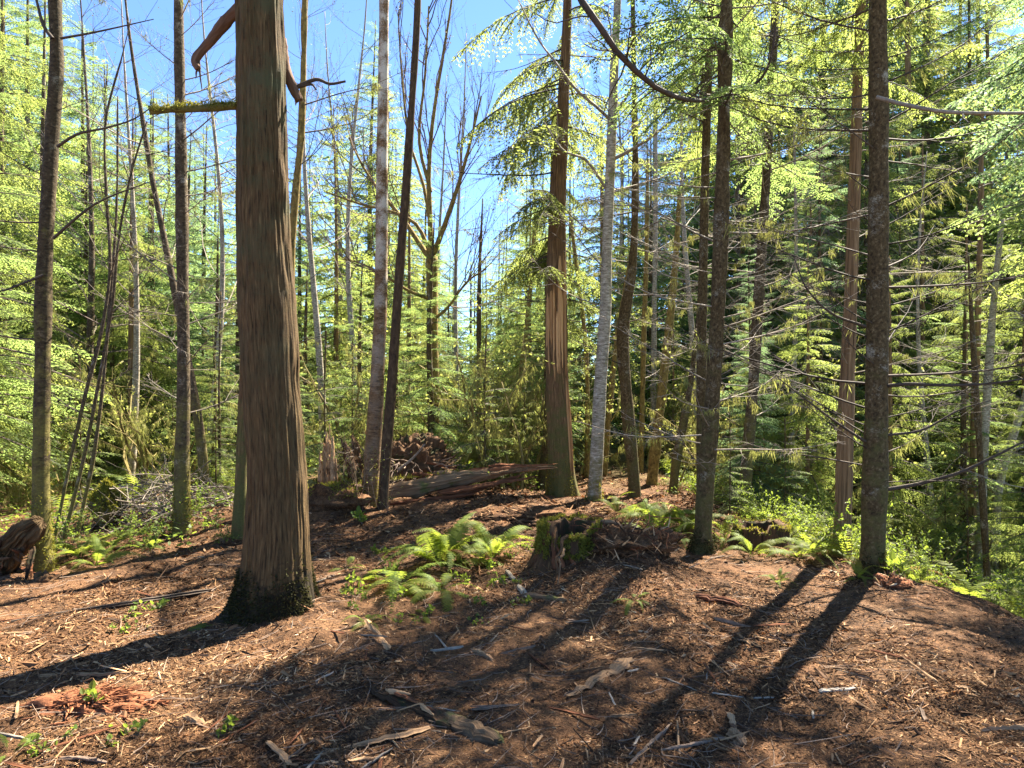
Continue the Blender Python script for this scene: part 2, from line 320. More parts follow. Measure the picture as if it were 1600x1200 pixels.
# ------------------------------------------------------------------ generators
def rs(seed): return np.random.default_rng(seed)
def crom(pts, n):
    p = np.asarray(pts, float); m = len(p)
    d = np.concatenate([[0], np.cumsum(np.linalg.norm(np.diff(p[:, :3], axis=0), axis=1))])
    t = np.linspace(0, d[-1], n); i = np.clip(np.searchsorted(d, t, 'right') - 1, 0, m - 2)
    u = ((t - d[i]) / np.maximum(d[i+1] - d[i], 1e-9))[:, None]
    g = np.empty_like(p); g[1:-1] = (p[2:] - p[:-2])/np.maximum(d[2:] - d[:-2], 1e-6)[:, None]; g[0] = (p[1]-p[0])/max(d[1]-d[0], 1e-6); g[-1] = (p[-1]-p[-2])/max(d[-1]-d[-2], 1e-6); h = (d[i+1] - d[i])[:, None]
    return (2*u**3 - 3*u**2 + 1)*p[i] + (u**3 - 2*u**2 + u)*h*g[i] + (-2*u**3 + 3*u**2)*p[i+1] + (u**3 - u**2)*h*g[i+1]
def trunk_tube(mb, pts, rows, k, ridge=0.0, rf=30.0, zf=1.6, lump=0.0, seed=0, flare=None, mat=0, s0=0.0):
    """pts rows of (x,y,z,r) from the base up; ridged, lumpy, with root buttresses when flare=(height, lobes, amount)"""
    c = crom(pts, rows); C = c[:, :3]; r = c[:, 3]
    L = np.concatenate([[0], np.cumsum(np.linalg.norm(np.diff(C, axis=0), axis=1))]) + s0
    T = np.gradient(C, axis=0); T /= np.linalg.norm(T, axis=1, keepdims=True)
    ref = np.array([1., 0, 0]) if abs(T[rows//2][2]) > 0.6 else np.array([0, 0, 1.])
    A = np.cross(T, ref); A /= np.linalg.norm(A, axis=1, keepdims=True); B = np.cross(T, A)
    th = np.arange(k) * 2*math.pi/k; ct, st = np.cos(th), np.sin(th)
    rm = max(np.median(r), 0.02); bx, by = rm*ct, rm*st
    D = np.zeros((rows, k))
    if ridge:
        nz = vnoise(bx[None]*rf, by[None]*rf, L[:, None]*zf, seed) ; nz2 = vnoise(bx[None]*rf*2.3, by[None]*rf*2.3, L[:, None]*zf*2, seed+4)
        D += ridge * (1 - 2.0*np.abs(nz)) + ridge*0.4*nz2
    if lump: D += lump * fbm(bx[None]*5, by[None]*5, L[:, None]*2.5, 3, seed+9)
    if flare:
        fh, nl, fa = flare
        w = np.exp(-np.maximum(L - s0, 0)/fh)[:, None]
        D += fa * w * (0.5 + 0.5*np.cos(nl*th + seed + 0.7*np.sin(2*th)))[None]
    rr = r[:, None] + D
    V = C[:, None] + A[:, None]*ct[None, :, None]*rr[..., None] + B[:, None]*st[None, :, None]*rr[..., None]
    bc = np.stack(np.broadcast_arrays(bx[None], by[None], L[:, None]), -1)
    i, j = np.meshgrid(np.arange(rows-1), np.arange(k), indexing='ij')
    q = np.stack([i*k+j, i*k+(j+1) % k, (i+1)*k+(j+1) % k, (i+1)*k+j], -1).reshape(-1, 4)
    mb.add(V, quads=q, tris=[[(rows-1)*k, (rows-1)*k+jj, (rows-1)*k+jj+1] for jj in range(1, k-1)], bco=bc, mat=mat)
    return C, r
def unit(a): return a / (np.linalg.norm(a, axis=-1, keepdims=True) + 1e-9)
def leafquads(p, d, ln, w, rng, flat=None, tilt=0.5):
    """diamond blades at p along d"""
    m = len(p); up = np.tile([0, 0, 1.], (m, 1)) if flat is None else flat
    up = unit(up + rng.normal(0, tilt, (m, 3))); s = unit(np.cross(d, up)) * w[:, None]; D = d * ln[:, None]
    return np.stack([p, p + 0.45*D + s, p + D, p + 0.45*D - s], 1)
def make_bough(rng, L=2.0, n2=24, wide=0.42, step=0.05, ll=0.065, lw=0.011, droop=0.25, hang=0.3, arc=0.1, tilt=0.45):
    u = np.linspace(0.12, 1, n2) + rng.normal(0, 0.01, n2); u = np.clip(u, 0.05, 1)
    ax = lambda t: np.stack([t*L, 0.05*L*np.sin(t*3 + 1)*t, arc*L*t - droop*L*t**2], -1)
    b = np.concatenate([ax(u), ax(u)]); uu = np.concatenate([u, u]); sd = np.repeat([1., -1.], n2)
    l2 = wide*L*np.clip(1-uu, 0, 1)**0.75*np.minimum(1, uu*3.5)*rng.uniform(0.6, 1.25, 2*n2) + 0.06*L/2
    an = rng.normal(0.9, 0.17, 2*n2)
    d2 = unit(np.stack([np.cos(an), sd*np.sin(an), -hang*rng.uniform(0.3, 1.3, 2*n2)], -1))
    cnt = np.maximum((l2/step).astype(int), 2); idx = np.repeat(np.arange(2*n2), cnt)
    t = np.concatenate([np.linspace(0.06, 1, c) for c in cnt]); lt = t*l2[idx]
    p = b[idx] + d2[idx]*lt[:, None]; p[:, 2] -= hang*0.55*lt**2/np.maximum(l2[idx], 0.1)
    p = np.concatenate([p, p]); dd = np.concatenate([d2[idx], d2[idx]]); s3 = np.repeat([1., -1.], len(idx)); tt = np.concatenate([t, t])
    perp = unit(np.cross(np.tile([0, 0, 1.], (len(dd), 1)), dd))
    d3 = unit(dd*0.75 + perp*s3[:, None]*0.7 + rng.normal(0, 0.15, dd.shape) - np.array([0, 0, 1.])*hang*0.5)
    ln = ll*(1.15 - 0.5*tt)*rng.uniform(0.6, 1.3, len(tt))
    Q = leafquads(p, d3, ln, lw*rng.uniform(0.7, 1.3, len(tt)), rng, tilt=tilt)
    axis = ax(np.linspace(0, 1, 7)); tw = np.stack([b, b + d2*l2[:, None]*0.5 - np.array([0, 0, 1.])*(hang*0.55*0.25*l2)[:, None], b + d2*l2[:, None] - np.array([0, 0, 1.])*(hang*0.55*l2)[:, None]], 1)
    return dict(L=L, Q=Q, axis=axis, tw=tw)
def make_dead(rng, L=1.6, n2=10, curve=0.12, sub=0.42, fine=True):
    """bare branch: polylines (axis, side twigs, fine twigs) with radii"""
    t = np.linspace(0, 1, 8); side = rng.normal(0, 0.09)
    sag = rng.uniform(-0.16, 0.05)
    ax = np.stack([t*L, side*L*t**2 + 0.025*L*np.sin(5*t + rng.uniform(0, 6))*t, L*(sag*t + curve*t**2) + 0.02*L*np.sin(7*t + rng.uniform(0, 6))*t], -1)
    lines = [(ax, 0.011*L/1.6, 0.0022)]
    for i in range(n2):
        u = rng.uniform(0.15, 0.97); b = np.array([np.interp(u, t, ax[:, k]) for k in range(3)]); s = rng.choice([-1, 1])
        l = sub*L*(1.05-u)*rng.uniform(0.4, 1.1) + 0.06; an = rng.uniform(0.5, 1.1)
        d = unit(np.array([math.cos(an), s*math.sin(an), rng.normal(0.05, 0.25)])); tt = np.linspace(0, 1, 5)
        ln = b + d*tt[:, None]*l + np.stack([0.12*l*tt**2, -s*0.1*l*tt**2, rng.normal(0.05, 0.12)*l*tt**2], -1)
        lines.append((ln, 0.0042, 0.0013))
        if fine:
            for j in range(3):
                w = rng.uniform(0.25, 0.9); b2 = np.array([np.interp(w, tt, ln[:, k]) for k in range(3)])
                d3 = unit(d + rng.normal(0, 0.6, 3)); q = np.linspace(0, 1, 4)[:, None]
                lines.append((b2 + d3*q*l*rng.uniform(0.2, 0.5) + q**2*rng.normal(0, 0.03, 3), 0.0022, 0.001))
    return lines
def lines_to(mb, lines, k=3, mat=0, scale_r=1.0, rng=None):
    by = {}
    for ln, a, b in lines: by.setdefault(len(ln), []).append((ln, a, b))
    for n, L in by.items():
        C = np.stack([x[0] for x in L]); t = np.linspace(0, 1, n)[None]
        r = (np.array([x[1] for x in L])[:, None]*(1-t) + np.array([x[2] for x in L])[:, None]*t)*scale_r
        mb.tubes(C, r, k, mat, tint=(rng.uniform(0, 1, len(L)) if rng is not None else 0.5))
def rotm(az, pitch, roll=0.0):
    ca, sa, cp, sp, cr, sr = math.cos(az), math.sin(az), math.cos(pitch), math.sin(pitch), math.cos(roll), math.sin(roll)
    return np.array([[ca, -sa, 0], [sa, ca, 0], [0, 0, 1]]) @ np.array([[cp, 0, -sp], [0, 1, 0], [sp, 0, cp]]) @ np.array([[1, 0, 0], [0, cr, -sr], [0, sr, cr]])
def crown_into(mb, rng, protos, z0, z1, H, rmax, n, axis=None, mats=(0, 1), power=0.8, lowfull=False, twigs=True, pitch=(-0.1, 0.45), gap=0.0):
    """boughs spiralled round an axis; mats = (foliage, wood)"""
    for i in range(n):
        z = z0 + (z1-z0)*((i + rng.uniform(0, 1))/n); u = (z-z0)/(H-z0)
        L = rmax*(max(1-u, 0)**power*0.9 + 0.1)*rng.uniform(0.65, 1.15)*(1 if lowfull else min(1, 0.55+u*3))
        az = i*2.399 + rng.normal(0, 0.5)
        if gap and vnoise(math.cos(az)*1.3, math.sin(az)*1.3, z*0.7, 77) < gap - 0.5: continue
        b = protos[rng.integers(len(protos))]; s = L/b['L']
        m = rotm(az, pitch[0] + (pitch[1]-pitch[0])*u + rng.normal(0, 0.1), rng.normal(0, 0.25))*s
        o = np.array([0, 0, z]) if axis is None else axis(z)
        Q = b['Q'] @ m.T + o
        mb.quads(Q, mats[0], tint=np.clip(rng.uniform(0, 1) + rng.normal(0, 0.15, len(Q)), 0, 1))
        r0 = 0.012*L
        mb.tubes(b['axis'] @ m.T + o, np.linspace(r0, 0.003, 7), 3, mats[1])
        if twigs: mb.tubes(b['tw'] @ m.T + o, np.tile([0.003, 0.002, 0.001], (len(b['tw']), 1)), 3, mats[1])
def grow(lines, rng, p, d, L, r, depth, up=0.25, wob=0.14, kids=(3, 5), spread=0.65, shrink=0.6, npt=6, tips=None, rmin=0.0012):
    t = np.linspace(0, 1, npt); pts = [p]; dd = d.copy()
    for i in range(npt-1):
        dd = unit(dd + rng.normal(0, wob, 3) + np.array([0, 0, up])*0.22); pts.append(pts[-1] + dd*L/(npt-1))
    pts = np.array(pts); r1 = max(r*0.45, rmin); lines.append((pts, max(r, rmin), r1))
    if depth == 0:
        if tips is not None: tips.append((pts, dd))
        return
    for _ in range(rng.integers(kids[0], kids[1]+1)):
        u = rng.uniform(0.3, 1.0); b = np.array([np.interp(u, t, pts[:, k]) for k in range(3)])
        nd = unit(dd + rng.normal(0, spread, 3)); nd = unit(nd + np.array([0, 0, up*0.5]))
        grow(lines, rng, b, nd, L*shrink*rng.uniform(0.6, 1.15), max(r*(1-0.55*u)*0.55, rmin), depth-1, up, wob, kids, spread, shrink, npt, tips, rmin)
def leaf_at_tips(rng, tips, per=6, ln=0.03, w=0.009):
    if not tips: return np.zeros((0, 4, 3))
    pp, dd = [], []
    for pts, d in tips:
        u = rng.uniform(0.2, 1, per)
        pp.append(np.stack([np.interp(u, np.linspace(0, 1, len(pts)), pts[:, k]) for k in range(3)], -1)); dd.append(unit(d + rng.normal(0, 0.8, (per, 3))))
    p, d = np.concatenate(pp), np.concatenate(dd)
    return leafquads(p, d, ln*rng.uniform(0.6, 1.4, len(p)), w*rng.uniform(0.6, 1.4, len(p)), rng, tilt=0.8)

# ------------------------------------------------------------------ ground
def axis_pts(lo, a, b, hi, st, grow_=1.16):
    core = list(np.arange(a, b + 1e-6, st)); s = st; x = a; left = []
    while x > lo: s *= grow_; x -= s; left.append(x)
    s = st; x = b; right = []
    while x < hi: s *= grow_; x += s; right.append(x)
    return np.array(left[::-1] + core + right)
gx = axis_pts(-420, -5.2, 5.4, 420, 0.04); gy = axis_pts(-60, 2.4, 9.5, 600, 0.04)
GX, GY = np.meshgrid(gx, gy); GZ = terrain(GX, GY)
mb = MB(); nxg, nyg = len(gx), len(gy)
ii, jj = np.meshgrid(np.arange(nyg-1), np.arange(nxg-1), indexing='ij')
mb.add(np.stack([GX, GY, GZ], -1), quads=np.stack([ii*nxg+jj, ii*nxg+jj+1, (ii+1)*nxg+jj+1, (ii+1)*nxg+jj], -1).reshape(-1, 4))
gnd = link('ground', mb.mesh('ground', M['ground'], smooth=True)); gnd['kind'] = 'structure'; gnd['label'] = 'brown forest floor of wood chips, bark and dark soil'

# wood chip and bark litter
def litter(rng, n, xr, yr, l, w, tint, dens=None, lift=0.0, pit=0.3, sliver=False):
    x = rng.uniform(*xr, n); y = rng.uniform(*yr, n)
    if dens is not None:
        k = rng.uniform(0, 1, n) < dens(x, y); x, y = x[k], y[k]; n = len(x)
    z = terrain(x, y) + lift
    ln = np.exp(rng.normal(math.log(l), 0.5, n)); wd = np.minimum(np.exp(rng.normal(math.log(w), 0.4, n)), ln*0.5); th = wd*rng.uniform(0.25, 0.6, n)
    yaw = rng.uniform(0, 2*math.pi, n); p = rng.normal(0, pit, n); ro = rng.normal(0, 0.5, n)
    d = np.stack([np.cos(yaw)*np.cos(p), np.sin(yaw)*np.cos(p), np.sin(p)], -1); s0 = np.stack([-np.sin(yaw), np.cos(yaw), np.zeros(n)], -1); u0 = np.cross(d, s0)
    s = s0*np.cos(ro)[:, None] + u0*np.sin(ro)[:, None]; u = np.cross(d, s)
    c = np.stack([x, y, z + 0.3*np.abs(np.sin(p))*ln*0.5 + th*0.3], -1); D = d*ln[:, None]*0.5; S = s*wd[:, None]*0.5; U = u*th[:, None]*0.5
    if sliver:                               # four-cornered splinters
        V = np.stack([c-D, c+S*1.3-U, c+D, c-S*1.3+U], 1); ix = np.arange(n)[:, None]*4
        return V.reshape(-1, 3), None, np.concatenate([ix + [[0, 1, 3]], ix + [[1, 2, 3]], ix + [[0, 2, 1]], ix + [[0, 3, 2]]]), np.repeat(np.clip(tint(rng, n, x, y), 0, 1), 4)
    tp = rng.uniform(0.2, 0.95, (n, 1)); tq = rng.uniform(0.2, 0.95, (n, 1)); sk = D*rng.uniform(-0.25, 0.25, (n, 1))
    V = np.stack([c-D-S*tp-U+sk, c-D+S*tp-U-sk, c-D+U*0.6, c+D-S*tq-U-sk, c+D+S*tq-U+sk, c+D+U*0.6], 1)
    ix = np.arange(n)[:, None]*6
    q = np.concatenate([ix + [[0, 1, 4, 3]], ix + [[1, 2, 5, 4]], ix + [[2, 0, 3, 5]]]); t = np.concatenate([ix + [[0, 2, 1]], ix + [[3, 4, 5]]])
    tt = np.clip(tint(rng, n, x, y), 0, 1)
    return V.reshape(-1, 3), q, t, np.repeat(tt, 6)
def pxo_(x, y): return 800 + x/np.maximum(y, 0.5)*F
def chip_density(x, y):
    d = sstep(-0.55, 0.35, fbm(x*0.9, y*0.9, 0, 3, 31))
    track = np.exp(-((y - 4.35 - 0.12*np.sin(x*0.9))/0.22)**2)*sstep(0.8, -1.5, x)   # bare dark soil along a machine track
    return np.clip((0.16 + 0.86*d)*(1 - 0.7*track), 0, 1)*(1 - sstep(4.1, 4.7, x)*sstep(4, 5, y))*np.where(np.abs(pxo_(x, y) - 950) < 190, sstep(17, 15, y), sstep(13.5, 10.5, y))
mb = MB(); g = rs(11)
tn = lambda r, n, x, y: r.beta(1.5, 1.9, n) + 0.14*fbm(x*1.1, y*1.1, 0, 2, 41)
for n, xr, yr, l, w, sl in ((95000, (-3.3, 3.3), (2.7, 4.4), 0.021, 0.0055, 1), (80000, (-4.9, 4.8), (4.2, 6.8), 0.028, 0.0075, 1), (30000, (-6.3, 5.5), (6.6, 11), 0.055, 0.013, 1), (9000, (-3.3, 3.3), (2.7, 4.4), 0.034, 0.0075, 0), (7000, (-4.9, 4.8), (4.2, 6.8), 0.043, 0.009, 0), (4500, (-3.3, 3.3), (2.7, 4.6), 0.055, 0.012, 0), (4500, (-4.9, 4.8), (4.4, 7.5), 0.066, 0.014, 0), (14000, (-2.5, 5), (9.5, 16), 0.075, 0.02, 1), (2500, (-2.5, 5), (9.5, 16), 0.1, 0.022, 0)):
    V, q, t, tt = litter(g, n, xr, yr, l, w, tn, chip_density, sliver=bool(sl)); mb.add(V, quads=q, tris=t, tint=tt, bco=V)
o = link('wood_chips', mb.mesh('wood_chips', M['chip'])); o['kind'] = 'stuff'; o['label'] = 'shredded brown wood chips and bark scattered over the forest floor'
# thin twigs among the chips
mb = MB(); lines = []
for i in range(2600):
    y = g.uniform(2.7, 11) ; x = g.uniform(-0.78, 0.6)*y
    if x > 4.1: continue
    l = math.exp(g.normal(math.log(0.16), 0.5)); a = g.uniform(0, math.pi); q = np.linspace(-0.5, 0.5, 4)
    bend = g.normal(0, 0.12)*l
    xs = x + np.cos(a)*q*l - np.sin(a)*bend*(q*2)**2; ys = y + np.sin(a)*q*l + np.cos(a)*bend*(q*2)**2
    zs = terrain(xs, ys) + g.uniform(0.004, 0.018) + g.normal(0, 0.08)*l*q
    lines.append((np.stack([xs, ys, zs], -1), g.uniform(0.0015, 0.004), 0.0012))
lines_to(mb, lines, 3, rng=g)
o = link('fallen_twigs', mb.mesh('fallen_twigs', M['btwig'])); o['kind'] = 'stuff'; o['label'] = 'thin broken twigs strewn through the wood chips'
# ------------------------------------------------------------------ shared foliage and branch prototypes
g = rs(5)
B_hem = [make_bough(g, 2.0, 25, 0.4, 0.05, 0.085, 0.0125, 0.22, 0.22, 0.12) for _ in range(5)]
B_ced = [make_bough(g, 2.2, 28, 0.3, 0.042, 0.085, 0.013, 0.3, 0.75, 0.2, tilt=0.7) for _ in range(5)]
B_fir = [make_bough(g, 1.8, 18, 0.36, 0.05, 0.06, 0.012, 0.05, 0.1, 0.15, tilt=0.8) for _ in range(4)]
B_low = [make_bough(g, 2.0, 11, 0.42, 0.14, 0.17, 0.03, 0.25, 0.35, 0.12, tilt=0.6) for _ in range(5)]
B_mid = [make_bough(g, 2.0, 20, 0.44, 0.07, 0.125, 0.019, 0.25, 0.4, 0.15, tilt=0.6) for _ in range(5)]
dead_lines = [make_dead(g, 1.6, int(g.integers(8, 14)), g.uniform(0.02, 0.28)) for _ in range(8)]
DEAD = []
for i, L in enumerate(dead_lines):
    mb = MB(); lines_to(mb, L, 4 if i < 8 else 3, rng=g); DEAD.append(mb)
DEAD_DARK = [b.mesh('branch', M['twig'], smooth=True) for b in DEAD]
DEAD_GREY = [b.mesh('branch', M['gtwig'], smooth=True) for b in DEAD]
def lichen_mb(rng, lines, n, ln=(0.04, 0.16)):
    """tufts of moss hanging under branches"""
    mb = MB(); pts = []
    for _ in range(n):
        l = lines[rng.integers(len(lines))][0]; u = rng.uniform(0.05, 0.95)
        pts.append([np.interp(u, np.linspace(0, 1, len(l)), l[:, k]) for k in range(3)])
    p = np.repeat(np.array(pts), 9, axis=0) + rng.normal(0, 0.016, (n*9, 3)); m = len(p)
    d = unit(np.tile([0, 0, -1.], (m, 1)) + rng.normal(0, 0.3, (m, 3)))
    mb.quads(leafquads(p, d, rng.uniform(*ln, m), rng.uniform(0.0015, 0.0045, m), rng, flat=rng.normal(0, 1, (m, 3))), tint=rng.uniform(0, 1, m))
    return mb
LICH = [lichen_mb(g, [L[0]] + L[1:6:2], 16).mesh('moss', M['lichen']) for L in dead_lines]

def high_crown(seed, protos, z0, z1, H, rmax, n, mats, gap=0.0):
    mb = MB(); r = rs(seed); crown_into(mb, r, protos, z0, z1, H, rmax, n, gap=gap, twigs=False); return mb.mesh('crown', mats)
CROWN_HIGH = [high_crown(21, B_low, 7.2, 19, 20, 2.6, 60, (M['cedarleaf'], M['twig']), 0.25), high_crown(22, B_low, 6.4, 16.5, 17, 2.1, 48, (M['hemlock'], M['twig']), 0.25)]

THINGS = []
def axis_fn(C):
    def f(z): return np.array([np.interp(z, C[:, 2], C[:, 0]), np.interp(z, C[:, 2], C[:, 1]), z])
    return f
def main_tree(name, label, Y, pts, mat, top=14.0, rows=60, k=24, ridge=0.0, rf=30, zf=1.6, lump=0.004, flare=None, seed=1, group=None, cat='tree', dY=0.0):
    """pts: (px, py, width px) from the base upwards, as they stand at depth Y"""
    p = []
    for px, py, w in pts:
        q = P(px, py, Y); Yz = Y + dY*(q[2]); q = P(px, py, Yz); p.append([*q, pxm(w, Yz)/2])
    base = np.array(p[0][:3]); gz = tz(base[0], base[1])
    b0 = list(p[0]); d = unit(np.array(p[1][:3]) - base); kk = (base[2] - (gz - 0.15))/max(d[2], 0.3)
    if kk > 0: p.insert(0, [*(base - d*kk), p[0][3]*1.1])
    a, b = np.array(p[-2]), np.array(p[-1])
    if top and b[2] < top - 1.0:
        d = (b[:3]-a[:3])/max(b[2]-a[2], 0.1); d[:2] *= 0.6; h = top - b[2]
        p.append([*(b[:3] + d*h*0.5), b[3]*0.62]); p.append([*(b[:3] + d*h), 0.015])
    root = thing(name, label, cat, (base[0], base[1], gz), group=group)
    mb = MB(); C, r = trunk_tube(mb, p, rows, k, ridge, rf, zf, lump, seed, flare)
    part('trunk', mb, mat, root, True)
    root['_'] = 0; del root['_']
    return root, axis_fn(C), (lambda z: float(np.interp(z, C[:, 2], r)))
def add_crown(root, ax, mesh, rz=0, z=9, sc=1.0):
    c = ax(z) - np.array(root.location); return link('crown', mesh, root, (c[0], c[1], -root.location.z*0), (0, 0, rz), sc)
def add_dead(root, ax, rad, rng, n, z0, z1, size=(0.6, 1.2), meshes=None, lichen=0.0, pitch=(-0.05, 0.35), az=None):
    meshes = meshes or DEAD_DARK
    for i in range(n):
        z = z0 + (z1-z0)*((i + rng.uniform(0, 1))/n); k = int(rng.integers(len(meshes)))
        a = rng.uniform(0, 2*math.pi) if az is None else az[i % len(az)] + rng.normal(0, 0.35)
        if abs(math.sin(a)) > 0.92: a += 0.7
        o = ax(z) + np.array([math.cos(a), math.sin(a), 0])*rad(z)*0.7 - np.array(root.location)
        s = rng.uniform(*size)
        b = link('branch', meshes[k], root, o, (0, -rng.uniform(*pitch), a), s)
        if rng.uniform() < lichen: link('moss', LICH[k], b, (0, 0, 0))['kind'] = 'stuff'
BOUGHS = []
for sd in (17, 18, 19):
    mb = MB(); r = rs(sd)
    for i in range(17):
        z = r.uniform(0, 3.2); pb = (B_hem, B_ced)[sd % 2]; bgh = pb[r.integers(5)]; m = rotm(r.uniform(0, 6.28), r.uniform(-0.5, 0.05), r.normal(0, 0.3))*r.uniform(0.5, 0.9); oo = np.array([0, 0, z]); Q = bgh['Q'] @ m.T + oo
        mb.quads(Q, 0, np.clip(r.uniform(0, 1) + r.normal(0, 0.15, len(Q)), 0, 1)); mb.tubes(bgh['axis'] @ m.T + oo, np.linspace(0.014, 0.003, 7), 4, 1)
    BOUGHS.append(mb.mesh('boughs', [(M['hemlock'], M['cedarleaf'])[sd % 2], M['twig']]))
def add_boughs(root, ax, k, z, rz=0.0, sc=1.0): link('boughs', BOUGHS[k], root, ax(z) - np.array(root.location), (0, 0, rz), sc)
def px_branch(root, pts, w0, w1, mat, name='branch', k=6, extra=0, rng=None, sub=0.5):
    """a branch through (px, py, Y) points"""
    p = np.array([P(*q) for q in pts]); c = crom(p, 14); Ym = pts[0][2]
    lines = [(c, pxm(w0, Ym)/2, pxm(w1, Ym)/2)]
    mb = MB()
    if max(w0, w1) >= 9:                     # stout limbs: knotty, ridged, uneven
        q = np.linspace(0, 1, 14)[:, None]; rr = pxm(w0, Ym)/2*(1-q) + pxm(w1, Ym)/2*q; rm = float(rr.mean())
        trunk_tube(mb, np.concatenate([c, rr], 1), 60, 18, 0.26*rm, 90, 9, 0.34*rm, int(abs(pts[0][0])) % 97)
    else: lines_to(mb, lines, k)
    if extra:
        L = []
        for i in range(extra):
            u = rng.uniform(0.2, 1.0); b = np.array([np.interp(u, np.linspace(0, 1, 14), c[:, q]) for q in range(3)])
            d = unit(unit(c[-1]-c[0]) + rng.normal(0, 0.6, 3)); grow(L, rng, b, d, sub*rng.uniform(0.5, 1.2), pxm(min(w0, w1), Ym)*0.32, 1, 0.15, 0.2, (1, 3))
        lines_to(mb, L, 3)
    return part(name, mb, mat, root, True)

# ------------------------------------------------------------------ the standing trees of the clearing
g = rs(42)
T4, ax4, r4 = main_tree('cedar_tree', 'big thick cedar with fibrous brown bark and a dark stained butt', 5.8,
    [(426, 962, 132), (429, 935, 117), (432, 870, 99), (433, 800, 90), (430, 700, 84), (424, 600, 83), (413, 400, 79), (409, 200, 72), (406, 0, 68)],
    M['cedar'], 20, 330, 230, 0.012, 46, 2.0, 0.012, (0.15, 5, 0.1), 3)
add_crown(T4, ax4, CROWN_HIGH[0], 0.4, 9)
r = rs(404); n = 5200; zz = np.abs(r.normal(0, 0.2, n)); aa = r.uniform(0, 2*math.pi, n); keep = zz < 0.36 + 0.3*fbm(np.cos(aa)*2, np.sin(aa)*2, zz*3, 3, 12); zz, aa = zz[keep], aa[keep]
cz = np.array([ax4(z) for z in zz]); dd_ = np.stack([np.cos(aa), np.sin(aa), 0*aa], -1); fl_ = 0.05*np.exp(-zz/0.15); pp = cz + dd_*(np.array([r4(z) for z in zz]) + fl_ + 0.004)[:, None]
mb = MB(); d_ = unit(dd_ + r.normal(0, 0.6, dd_.shape)); mb.quads(leafquads(pp, d_, r.uniform(0.015, 0.045, len(pp)), r.uniform(0.004, 0.009, len(pp)), r, flat=r.normal(0, 1, pp.shape)), tint=r.uniform(0, 1, len(pp))); part('moss', mb, M['darkmoss'], T4, kind='stuff')
b = px_branch(T4, [(376, 165, 5.75), (300, 170, 5.6), (233, 172, 5.5)], 12, 9, M['dark'], 'branch_stub', 10); b['label'] = 'mossy broken-off horizontal branch stub'; STUB = b
b = px_branch(T4, [(388, 0, 5.9), (352, 34, 5.95), (322, 72, 6.0), (305, 95, 6.0), (311, 108, 6.0)], 21, 6, M['brokenred'], 'broken_branch', 8); b['label'] = 'reddish torn branch hanging beside the trunk'
px_branch(T4, [(311, 95, 6.0), (313, 120, 6.0), (316, 142, 6.0)], 4, 1.5, M['twig'], 'branch')
b = px_branch(T4, [(436, 60, 5.95), (444, 100, 6.0), (456, 132, 6.0), (467, 157, 6.0)], 16, 10, M['brokenred'], 'broken_branch', 8); b['label'] = 'reddish torn branch hanging beside the trunk'
px_branch(T4, [(464, 136, 6.0), (484, 127, 6.0), (497, 124, 6.0), (515, 131, 6.0), (540, 127, 6.0)], 7, 3.5, M['twig'], 'branch')
px_branch(T4, [(470, 135, 6.0), (487, 132, 6.0), (494, 140, 6.0)], 5, 3, M['twig'], 'branch')

T1, ax1, r1 = main_tree('alder_tree', 'dark mossy leaning trunk beside the rotten log at the left edge of the clearing', 7.1,
    [(65, 884, 34), (65, 850, 28), (64, 780, 26), (66, 600, 23), (70, 400, 22), (78, 270, 20), (82, 200, 19), (89, 100, 21), (88, 55, 20), (86, 0, 18)], M['dark'], 14, 110, 26, lump=0.01, flare=(0.1, 4, 0.02), seed=5)
px_branch(T1, [(90, 229, 7.0), (120, 210, 6.9), (165, 200, 6.8), (205, 188, 6.7), (222, 178, 6.7), (236, 168, 6.7)], 5, 1.5, M['twig'], extra=4, rng=g)
px_branch(T1, [(84, 372, 7.0), (120, 340, 6.9), (150, 318, 6.9), (190, 300, 6.8), (232, 285, 6.8)], 5, 1.5, M['twig'], extra=5, rng=g)
px_branch(T1, [(82, 60, 7.0), (68, 40, 7.0), (57, 0, 7.0), (45, -40, 7)], 6, 2, M['twig'], extra=2, rng=g)
px_branch(T1, [(68, 430, 7.0), (30, 445, 6.9), (0, 455, 6.8), (-30, 450, 6.8)], 5, 2, M['twig'], extra=4, rng=g)
px_branch(T1, [(95, 60, 7.0), (150, 50, 6.9), (240, 30, 6.8)], 4, 1.2, M['twig'], extra=5, rng=g)
add_dead(T1, ax1, r1, g, 7, 1.8, 5.5, (0.5, 1.0), lichen=0.5)

T3, ax3, r3 = main_tree('alder_tree', 'slim straight mossy trunk rising in front of the brush pile', 8.6,
    [(284, 842, 29), (284, 815, 24), (285, 700, 21), (287, 600, 20), (285, 400, 18), (282, 200, 16), (279, 0, 13)], M['mossytrunk'], 13, 90, 22, lump=0.008, flare=(0.1, 4, 0.02), seed=6)
add_dead(T3, ax3, r3, g, 26, 1.5, 6.6, (0.45, 1.05), DEAD_GREY, lichen=0.5, pitch=(-0.05, 0.6))
T2, ax2, r2 = main_tree('alder_tree', 'thin leaning grey-brown trunk crossing behind the slim mossy one', 10.2,
    [(322, 790, 17), (314, 690, 15), (300, 600, 13), (285, 520, 11), (268, 430, 10), (250, 340, 9), (238, 280, 8), (225, 200, 7), (208, 95, 5), (196, 0, 4)], M['mossytrunk'], 9.0, 70, 14, seed=7)
add_dead(T2, ax2, r2, g, 14, 2.5, 6.5, (0.5, 1.0), DEAD_GREY)
T3b, ax3b, _ = main_tree('alder_tree', 'short reddish trunk half hidden behind the big cedar', 8.4,
    [(372, 840, 22), (376, 760, 18), (380, 650, 17), (386, 500, 15), (392, 300, 13), (396, 0, 10)], M['oldcedar'], 12, 60, 16, seed=8)

